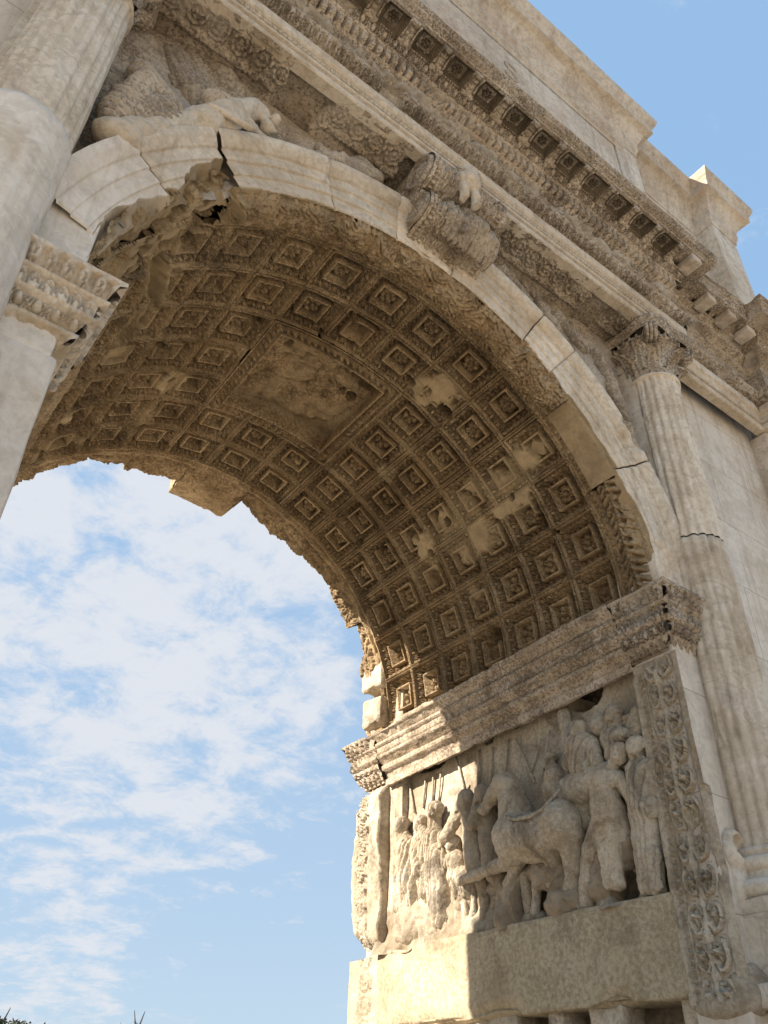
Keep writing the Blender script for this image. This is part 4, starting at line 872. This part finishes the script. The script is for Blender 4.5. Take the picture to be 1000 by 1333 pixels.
# the plain course under the relief
mb = MB(); rbox(mb, 2.53, 2.9, .64, 4.18, -2.93, -2.26, .05, .018, .025, 52, chip=.07); mb.build('ledge_course', 'ledge', arch)
mb = MB(); rbox(mb, 2.86, 3.2, .5, 4.3, GROUND, -2.85, .2, .03, .03, 53); mb.build('jamb_footing', 'dark_stone', arch)  # dark back wall: shade of the hollow under the ledge put into its colour
for (y0, y1, sd) in ((3.2, 4.2, 61), (2.35, 3.12, 62), (1.86, 2.02, 63), (1.28, 1.62, 64), (.62, .78, 65)):
    mb = MB(); rbox(mb, 2.60, 2.9, y0, y1, GROUND, -2.90, .09, .02, .03, sd, chip=.05); mb.build('footing_block', 'relief', arch)
# carved front pilaster on the jamb
ys = np.arange(.22, .665, .0075); zs = np.arange(-2.98, -.50, .0075); Yy, Zz = np.meshgrid(ys, zs, indexing='ij'); Pn = np.stack([Yy * 0, Yy, Zz], -1)
wx, wz = .012 * fbm(Pn * 7, 2, 61), .018 * fbm(Pn * 6, 2, 62)
mid = .415; v = (Yy + wx - mid) / .125; s = (Zz + wz) / .235
f = frac(s) - .5; cell = np.floor(s); odd = (cell % 2 == 0); vv = np.abs(v) - .54; side = np.where(v > 0, 1.0, -1.0)
r = np.hypot(f / .44, vv / .44); th = np.arctan2(f, vv * 1.0)
npet = np.where(odd, np.where(v > 0, 5, 4), np.where(v > 0, 3, 6))
fl = (r < .62) * (.30 + .70 * np.abs(np.cos(th * npet / 2 + cell)) ** .6) * np.sqrt(np.clip(1 - (r / .64) ** 2, 0, 1)) + (r < .17) * .5
tend = (np.abs(r - .88 + .10 * th / pi) < .13) * .9 * ~((th > 1.2) & (th < 2.2))
lf = np.clip(1 - np.abs(vv - .25 * np.sin(f * 3)) / .28, 0, 1) * np.clip(1 - np.abs(np.abs(f) - .5) / .16, 0, 1) * (.6 + .4 * np.cos(vv * 40))
stem = (np.abs(v) < .10 + .06 * np.abs(np.cos(s * pi)) ** 6) * 1.0
br = (np.abs(np.abs(v) - .10 - 1.1 * np.clip(.5 - np.abs(f + .28), 0, .18)) < .07) * (f < -.1) * .8
b = np.maximum.reduce([fl, tend, lf, br]) * (np.abs(v) < 1.06)
h = np.where(stem > 0, .055, -.07 + .12 * b) 
h = np.where(np.abs(v) > 1.10, .0, h); m = (Yy > .575) & (Yy < .625); h = np.where(m, .03 * leaf_row(Zz / .055, (Yy - .575) / .05) - .02, h); h = np.where(Yy >= .625, .012, h)
ero = sstep(.15, .5, fbm(Pn * 3, 4, 3)) * .5; ero = np.maximum(ero, 1 - sstep(.10, .26, np.abs(Zz + 1.86) + .25 * fbm(Pn * 3, 3, 9) + .12 * (Yy > .42))); ero = np.maximum(ero, (1 - sstep(.27, .33, Yy + .05 * fbm(Pn * 4, 3, 8))))
ero = np.maximum(ero, sstep(-.62, -.52, Zz + .06 * fbm(Pn * 5, 2, 5)))
h = h * (1 - .85 * ero) - .02 * ero * np.clip(fbm(Pn * 5, 3, 6), -.5, 1) + .006 * fbm(Pn * 24, 3, 7)
crn = np.clip((.285 - Yy) / .065, 0, 1); h = h - .05 * crn ** 2 * (1 + .8 * fbm(Pn * 3, 3, 33)) * (Zz < -1.6)
MB().grid(np.stack([XJ - .004 - h, Yy, Zz], -1), np.clip(ero * .35, 0, 1)).build('carved_pilaster', 'relief', arch)
carve('carved_pilaster_foot', [('e', (2.66, .45, -2.99), (.14, .24, .10)), ('e', (2.70, .30, -2.9), (.16, .14, .16))], 'relief', arch, .02, .05, .03, 8, 3, .3)
# worn hollow at the corner of the pier
cc = F(955, 1108, .25); carve('worn_hollow', [('e', cc, (.13, .09, .16)), ('e', cc + np.array([0, .02, -.22]), (.10, .08, .2)), ('-e', cc + np.array([.01, -.07, .02]), (.075, .09, .085))], 'cream', arch, .012, .03, .012, 8, 3, .1)
# rear pilaster: a broken strip
ys = np.arange(4.10, 4.80, .009); zs = np.arange(-2.36, -.52, .010); Yy, Zz = np.meshgrid(ys, zs, indexing='ij'); Pn = np.stack([Yy * 0, Yy, Zz], -1)
rg1 = fbm(Pn * 2.6, 4, 55); outer = 4.60 + .05 * rg1 - .16 * sstep(-.95, -.55, Zz) - .10 * sstep(-1.9, -2.25, Zz)
h = .06 - .14 * (np.abs(Yy - 4.335) < .018) * (Zz < -.9) + .05 * (scrolls(Zz / .16, (Yy - 4.36) / .18) - .4) * ((Yy > 4.365) & (Yy < 4.53)) * (1 - .6 * sstep(-.2, .3, rg1)) + .06 * fbm(Pn * 3.4, 5, 3)
h = h - .16 * sstep(-.75, -.50, Zz + .1 * rg1) - .14 * sstep(-2.0, -2.3, Zz + .15 * rg1) - .30 * sstep(4.15, 4.09, Yy)
yb = np.minimum(Yy, outer); over = np.clip((Yy - outer) / .10, 0, 1)
MB().grid(np.stack([XJ - h + over * .45, yb, Zz], -1), np.clip(.25 + .4 * rg1, 0, 1)).build('rear_pilaster', 'relief', arch)
ys = np.arange(4.16, 4.86, .012); zs = np.arange(GROUND, -2.28, .014); Yy, Zz = np.meshgrid(ys, zs, indexing='ij'); Pn = np.stack([Yy * 0, Yy, Zz], -1)
h = .03 * scrolls(Zz / .2, (Yy - 4.3) / .22) * ((Yy > 4.3) & (Yy < 4.52)) + .012 * fbm(Pn * 9, 4, 2); edge = .05 + .05 * fbm(Pn * 3, 4, 3)
Yr = np.minimum(Yy, 4.78 + edge * 1.2 - .06 * (Zz > -2.5)); back = np.clip((Yy - 4.70) / .16, 0, 1)
MB().grid(np.stack([2.57 - h + back * .6, Yr, Zz], -1), .3 + 0 * h).build('rear_pilaster_base', 'relief', arch)
for (z0, z1, y1, sd) in ((.10, .46, 4.47, 3), (.56, .98, 4.52, 4)):
    mb = MB(); rbox(mb, 2.44 + (z0 > .5) * .0, 2.85, 4.10, y1, z0, z1, .045, .035, .05, sd, ns=7, chip=.08); mb.build('rear_archivolt_block', 'relief', arch)
mb = MB(); rbox(mb, 2.62, 6.3, 3.9, 4.5, GROUND, E0, .25, .01, .03, 81); mb.build('rear_pier_wall', 'relief', arch)
mb = MB(); rbox(mb, -6.3, -2.56, 3.9, 4.56, GROUND, E0, .25, .01, .03, 82); mb.build('rear_pier_wall', 'relief', arch)

# ------------------------------------------------------------------ keystone: a scrolled bracket with a standing figure
KX0, KX1 = -.27, .62
def key_outline():
    pts = [(.44, 3.50), (.12, 3.50), (-.02, 3.49)]
    for a in np.linspace(80, -75, 16): pts.append((-.02 + .0 - .185 * cos(rad(a)), 3.29 + .19 * sin(rad(a))))
    for t in np.linspace(0, 1, 6)[1:-1]: pts.append((-.065 + .02 * t + .06 * sin(t * pi), 3.105 - .06 * t))
    for a in np.linspace(78, -115, 16): pts.append((.07 - .16 * cos(rad(a)), 2.88 + .165 * sin(rad(a))))
    pts += [(.25, 2.68), (.44, 2.64)]
    return np.array(pts)
ko = key_outline(); seg = np.concatenate([[0], np.cumsum(np.linalg.norm(np.diff(ko, axis=0), axis=1))])
tt = np.linspace(0, seg[-1], 220); oy, oz = np.interp(tt, seg, ko[:, 0]), np.interp(tt, seg, ko[:, 1])
xs = np.linspace(KX0, KX1, 150); Xx, Ti = np.meshgrid(xs, np.arange(220), indexing='ij'); dyv, dzv = np.gradient(oy), np.gradient(oz); nl = np.hypot(dyv, dzv); ny_, nz_ = dzv / nl, -dyv / nl
u_ = (Xx - KX0) / (KX1 - KX0); taper = 1 - .10 * (oz[Ti] < 3.0)
e = np.minimum(u_, 1 - u_); orn = np.where(e < .05, .018, np.where(e < .12, -.015 + .04 * beads(tt[Ti] / .05, (e - .05) / .07), np.where(e < .15, -.005, -.02 + .045 * leaf_row(u_ * 9 + .5 * (np.floor(tt[Ti] / .10) % 2), frac(tt[Ti] / .10)))))
Pn = np.stack([Xx, oy[Ti], oz[Ti]], -1); orn = orn + .012 * fbm(Pn * 8, 3, 3)
P = np.stack([.175 + (Xx - .175) * taper, oy[Ti] + orn * ny_[Ti], oz[Ti] + orn * nz_[Ti]], -1)
kb = MB().grid(P, sstep(0, .4, fbm(Pn * 2.5, 3, 4)) * .3, flip=True)
for sx, x in ((-1, KX0), (1, KX1)):
    w = np.linspace(0, 1, 10); Wv, Ti = np.meshgrid(w, np.arange(220), indexing='ij'); q = .47
    Pq = np.stack([.175 + (x - .175) * (1 - .10 * (oz[Ti] < 3.0)) + 0 * Wv, oy[Ti] + Wv * (q - oy[Ti]), oz[Ti]], -1); kb.grid(Pq, flip=(sx > 0))
key = kb.build('keystone', 'carved', arch)
def volute(cy, cz, r0, sx, x):
    n, k = 72, 34; a = np.linspace(0, 2 * pi, n + 1); r = np.linspace(0.001, 1, k + 1); A, R_ = np.meshgrid(a, r, indexing='ij')
    sp = .5 + .5 * np.cos(2 * pi * (R_ * 1.0 * 2.0 - sx * A / (2 * pi))); h = np.where(R_ < .58, .03 * np.sqrt(np.clip(1 - (R_ / .58) ** 2, 0, 1)) * (.4 + .6 * np.abs(np.cos(A * 3)) ** .6) + .02 * np.exp(-(R_ / .14) ** 2), np.where(R_ < .68, .002, np.where(R_ < .84, .022 * (.6 + .4 * np.abs(np.sin(A * 16))), .03)))
    h[:, -1] = -.02
    P = np.stack([x + sx * (.004 + h), cy + r0 * R_ * np.cos(A), cz + r0 * R_ * np.sin(A)], -1)
    MB().grid(P, .1, flip=(sx < 0)).build('volute', 'carved', key)
volute(-.01, 3.29, .185, -1, KX0); volute(.075, 2.88, .158, -1, KX0 + .045); volute(-.01, 3.29, .185, 1, KX1); volute(.075, 2.88, .158, 1, KX1 - .045)
mbs = MB()                                                  # scroll leaves on the cheek between the volutes
for i in range(7):
    a = rad(-60 + i * 26); c = np.array([KX0 + .01, .26, 3.12]); tube(mbs, [c, c + np.array([-.02, .09 * cos(a), .12 * sin(a)]), c + np.array([-.005, .15 * cos(a + .3), .19 * sin(a + .3)])], [.02, .035, .012], 7)
mbs.build('scroll_leaf', 'carved', key)
# acanthus sheathing the lower scroll
kc = []
for i in range(9):
    x = .02 + i * .06; kc += [('l', (x, -.075, 2.97), (x + .02, -.09, 2.84), .035, .045), ('l', (x + .02, -.09, 2.84), (x + .01, .04, 2.70), .045, .03)]
kc += [('l', (.18, -.09, 3.0), (.30, -.12, 2.90), .04, .05), ('l', (.40, -.09, 3.0), (.38, -.13, 2.88), .04, .05), ('l', (.30, -.12, 2.95), (.16, -.08, 2.72), .035, .02)]
carve('acanthus_leaf', kc, 'carved', key, .011, .012, .014, 16, 5, .2, .012, fd=(70, 10, 10))
# the figure: body and legs, head and arms lost
fx, fy = .15, -.185
carve('carved_person', [('e', (fx, fy, 3.44), (.105, .075, .10)), ('l', (fx, fy, 3.44), (fx, fy, 3.32), .10, .115), ('e', (fx, fy - .01, 3.29), (.13, .085, .05)), ('l', (fx - .055, fy, 3.26), (fx - .060, fy - .01, 3.14), .050, .042), ('l', (fx - .060, fy - .01, 3.14), (fx - .062, fy + .02, 3.03), .042, .028),
     ('l', (fx + .058, fy, 3.26), (fx + .068, fy - .02, 3.13), .050, .042), ('l', (fx + .068, fy - .02, 3.13), (fx + .075, fy + .02, 3.02), .042, .028), ('e', (fx - .065, fy - .02, 3.02), (.028, .05, .02)), ('e', (fx + .078, fy - .02, 3.01), (.028, .05, .02)), ('-l', (fx, fy - .10, 3.25), (fx + .01, fy - .10, 3.0), .02, .025)], 'cream', key, .009, .012, .006, 14, 6, .05, .006, fd=(60, 10, 5))
carve('cloak', [('l', (fx - .09, fy, 3.44), (fx + .08, fy - .06, 3.44), .035, .03), ('l', (fx + .09, fy + .02, 3.44), (fx + .13, fy + .06, 3.12), .045, .02), ('l', (fx - .10, fy + .02, 3.45), (fx - .13, fy + .03, 3.38), .035, .03), ('l', (fx - .09, fy - .05, 3.39), (fx + .09, fy - .055, 3.40), .022, .022)], 'carved', key, .0105, .015, .006, 16, 7, .05, .004)

# ------------------------------------------------------------------ winged figures in the spandrels
spw = arch
def SF(u, v, y): return F(u, v, y)
def SL(a, b, r1, r2): return ('l', SF(*a), SF(*b), r1, r2)
def SE(c, r): return ('e', SF(*c), r)
vic = carve('winged_figure', [SE((153, 180, .22), (.17, .13, .12)), SL((160, 178, .22), (205, 172, .22), .12, .105), SL((205, 172, .24), (250, 165, .24), .10, .13), SL((262, 163, .22), (300, 152, .22), .14, .13), SL((300, 150, .24), (330, 142, .24), .12, .09), SE((336, 148, .26), (.10, .09, .10)), SL((338, 150, .22), (356, 170, .22), .04, .02), SE((357, 158, .26), (.05, .08, .07)), SL((318, 162, .2), (352, 182, .2), .03, .02), SL((326, 158, .2), (338, 182, .18), .025, .02),
      SL((300, 150, .18), (325, 165, .14), .05, .045), SE((346, 166, .24), (.05, .06, .06)), SE((300, 158, .16), (.10, .07, .12))], 'cream', arch, .014, .03, .016, 9, 31, .12)
carve('drapery', [SL((150, 150, .26), (190, 110, .28), .11, .09), SL((150, 160, .24), (215, 145, .24), .10, .09), SL((160, 130, .28), (225, 150, .22), .09, .08), SL((185, 100, .32), (220, 140, .26), .10, .08), SL((185, 160, .22), (225, 158, .2), .07, .07), SE((290, 140, .2), (.16, .08, .12))], 'carved', vic, .012, .012, .007, 10, 33, .25, .022, fd=(24, 8, 40), fw=5)
carve('rod', [SL((275, 138, .10), (325, 166, .06), .026, .026)], 'cream', vic, .012, .01, .003, 9, 3, .0)
carve('wing', [SL((262, 148, .45), (240, 120, .46), .10, .14), SL((240, 120, .46), (226, 82, .48), .15, .12), SL((250, 130, .46), (252, 90, .48), .13, .10)], 'carved', vic, .0125, .02, .008, 10, 41, .2, .018, fd=(52, 5, 20), fw=4)
carve('wing', [SL((300, 138, .45), (290, 110, .46), .10, .13), SL((290, 110, .46), (276, 84, .48), .13, .09), SL((300, 125, .46), (318, 118, .48), .11, .08)], 'carved', vic, .0125, .02, .008, 10, 43, .2, .018, fd=(40, 5, 36), fw=4)
vic2 = carve('winged_figure', [SL((395, 205, .26), (440, 214, .24), .06, .09), SL((440, 216, .24), (485, 232, .24), .10, .08), SE((470, 220, .26), (.14, .08, .12)), SL((425, 205, .28), (415, 190, .3), .05, .03)], 'carved', arch, .014, .02, .04, 7, 35, .35, .016, fd=(15, 5, 60))
vic3 = carve('winged_figure', [SL((652, 350, .30), (676, 378, .30), .05, .045), SL((676, 378, .30), (700, 412, .28), .045, .03), SE((690, 372, .40), (.16, .06, .14)), SL((700, 395, .34), (722, 428, .32), .04, .05), SL((722, 428, .30), (735, 452, .28), .05, .03),
     SL((744, 470, .25), (764, 500, .25), .05, .055), SL((764, 500, .25), (792, 532, .24), .05, .03), SL((792, 532, .22), (812, 558, .20), .03, .05), SL((812, 558, .20), (832, 592, .20), .05, .03), SE((754, 480, .24), (.07, .05, .10)),
     SL((775, 462, .40), (796, 505, .38), .06, .05), SL((725, 415, .40), (758, 452, .40), .06, .06), SL((796, 505, .36), (815, 545, .32), .05, .04)], 'carved', arch, .0125, .02, .035, 8, 37, .3, .022, fd=(40, 5, 42))

# rough core stone seen where the architrave soffit has fallen out
mb = MB(); rbox(mb, -3.0, 3.0, -.04, .5, E0 + .09, E0 + .3, .05, .05, .03, 91, ns=5); mb.build('architrave_core', 'carved', arch)

# ------------------------------------------------------------------ one letter of the inscription can be read
fc = bpy.data.curves.new('letter', 'FONT'); fc.body = 'S'; fc.size = .62; fc.extrude = .004; fc.align_x = 'CENTER'
tmp = bpy.data.objects.new('letter_curve', fc); COL.objects.link(tmp); bpy.context.view_layer.update()
lm = bpy.data.meshes.new_from_object(tmp.evaluated_get(bpy.context.evaluated_depsgraph_get())); bpy.data.objects.remove(tmp)
lm.materials.clear(); lm.materials.append(M['carved']); lt = bpy.data.objects.new('letter', lm); COL.objects.link(lt)
pc = F(665, 90, .03); lt.location = (pc[0], .031, pc[2] - .28); lt.rotation_euler = (pi / 2, 0, 0)
bpy.context.view_layer.update(); lt.parent = arch; lt.matrix_parent_inverse = arch.matrix_world.inverted()

# ------------------------------------------------------------------ two far trees that just reach into the picture
def tree(px, pv, dist, label, leafy, seed):
    rg = np.random.default_rng(seed)
    d = np.array([(px - 500) / FOC, (pv - 666.5) / FOC, 1.0]) @ ROT; d /= np.hypot(d[0], d[1]); top = CAM + d * dist; Hh = top[2] - GROUND
    t = bpy.data.objects.new('small_tree', None); COL.objects.link(t); t.location = (top[0], top[1], GROUND); t['label'] = label; t['category'] = 'tree'; t['group'] = 'far trees below the arch'
    bpy.context.view_layer.update()
    o = np.array([top[0], top[1], GROUND]); mb = MB(); tips = []
    tube(mb, [o, o + [.1, 0, Hh * .35], o + [-.05, .1, Hh * .62], o + [0, 0, Hh * .86]], [.30, .22, .16, .08], 10)
    def br(p, dr, Ln, r, dep):
        q = p + dr * Ln * .5 + rg.normal(0, .05, 3) * Ln; e = p + dr * Ln + rg.normal(0, .08, 3) * Ln; tube(mb, [p, q, e], [r, r * .75, r * .4], 6); tips.append(e)
        if dep: 
            for _ in range(3):
                nd = dr + rg.normal(0, .55, 3); nd[2] = abs(nd[2]) * .6 + .25; br(q if rg.random() < .4 else e, nd / np.linalg.norm(nd), Ln * .62, r * .5, dep - 1)
    for i in range(9):
        a = rg.uniform(0, 2 * pi); zf = rg.uniform(.35, .8); nd = np.array([cos(a), sin(a), .9]); br(o + [0, 0, Hh * zf], nd / np.linalg.norm(nd), Hh * .15, .07, 2)
    for sgn in (-1, 1): tube(mb, [o + [0, 0, Hh * .84], o + [sgn * .16, 0, Hh * .91], o + [sgn * .34, 0, Hh * 1.0]], [.07, .05, .02], 6)
    mb.build('trunk', 'bark', t)
    V, Q = [], []; n = 0
    top_z = GROUND + Hh * (.912 if leafy else .80)
    for e in tips:
        for _ in range(26 if leafy else 8):
            c = e + rg.normal(0, .32, 3)
            if c[2] > top_z: continue
            a, b = rg.normal(0, 1, 3), rg.normal(0, 1, 3); a /= np.linalg.norm(a); b -= a * (a @ b); b /= np.linalg.norm(b); s_ = rg.uniform(.05, .12)
            V += [c - a * s_, c - b * s_ * .5, c + a * s_, c + b * s_ * .5]; Q.append([n, n + 1, n + 2, n + 3]); n += 4
    obj('crown', np.array(V), np.array(Q), 'leaf', t, smooth=False)
tree(5, 1311, 52, 'dark leafy tree top at the lower left corner of the sky', True, 3)
tree(182, 1316, 60, 'thin tree whose forked bare tip stands alone against the sky', False, 4)
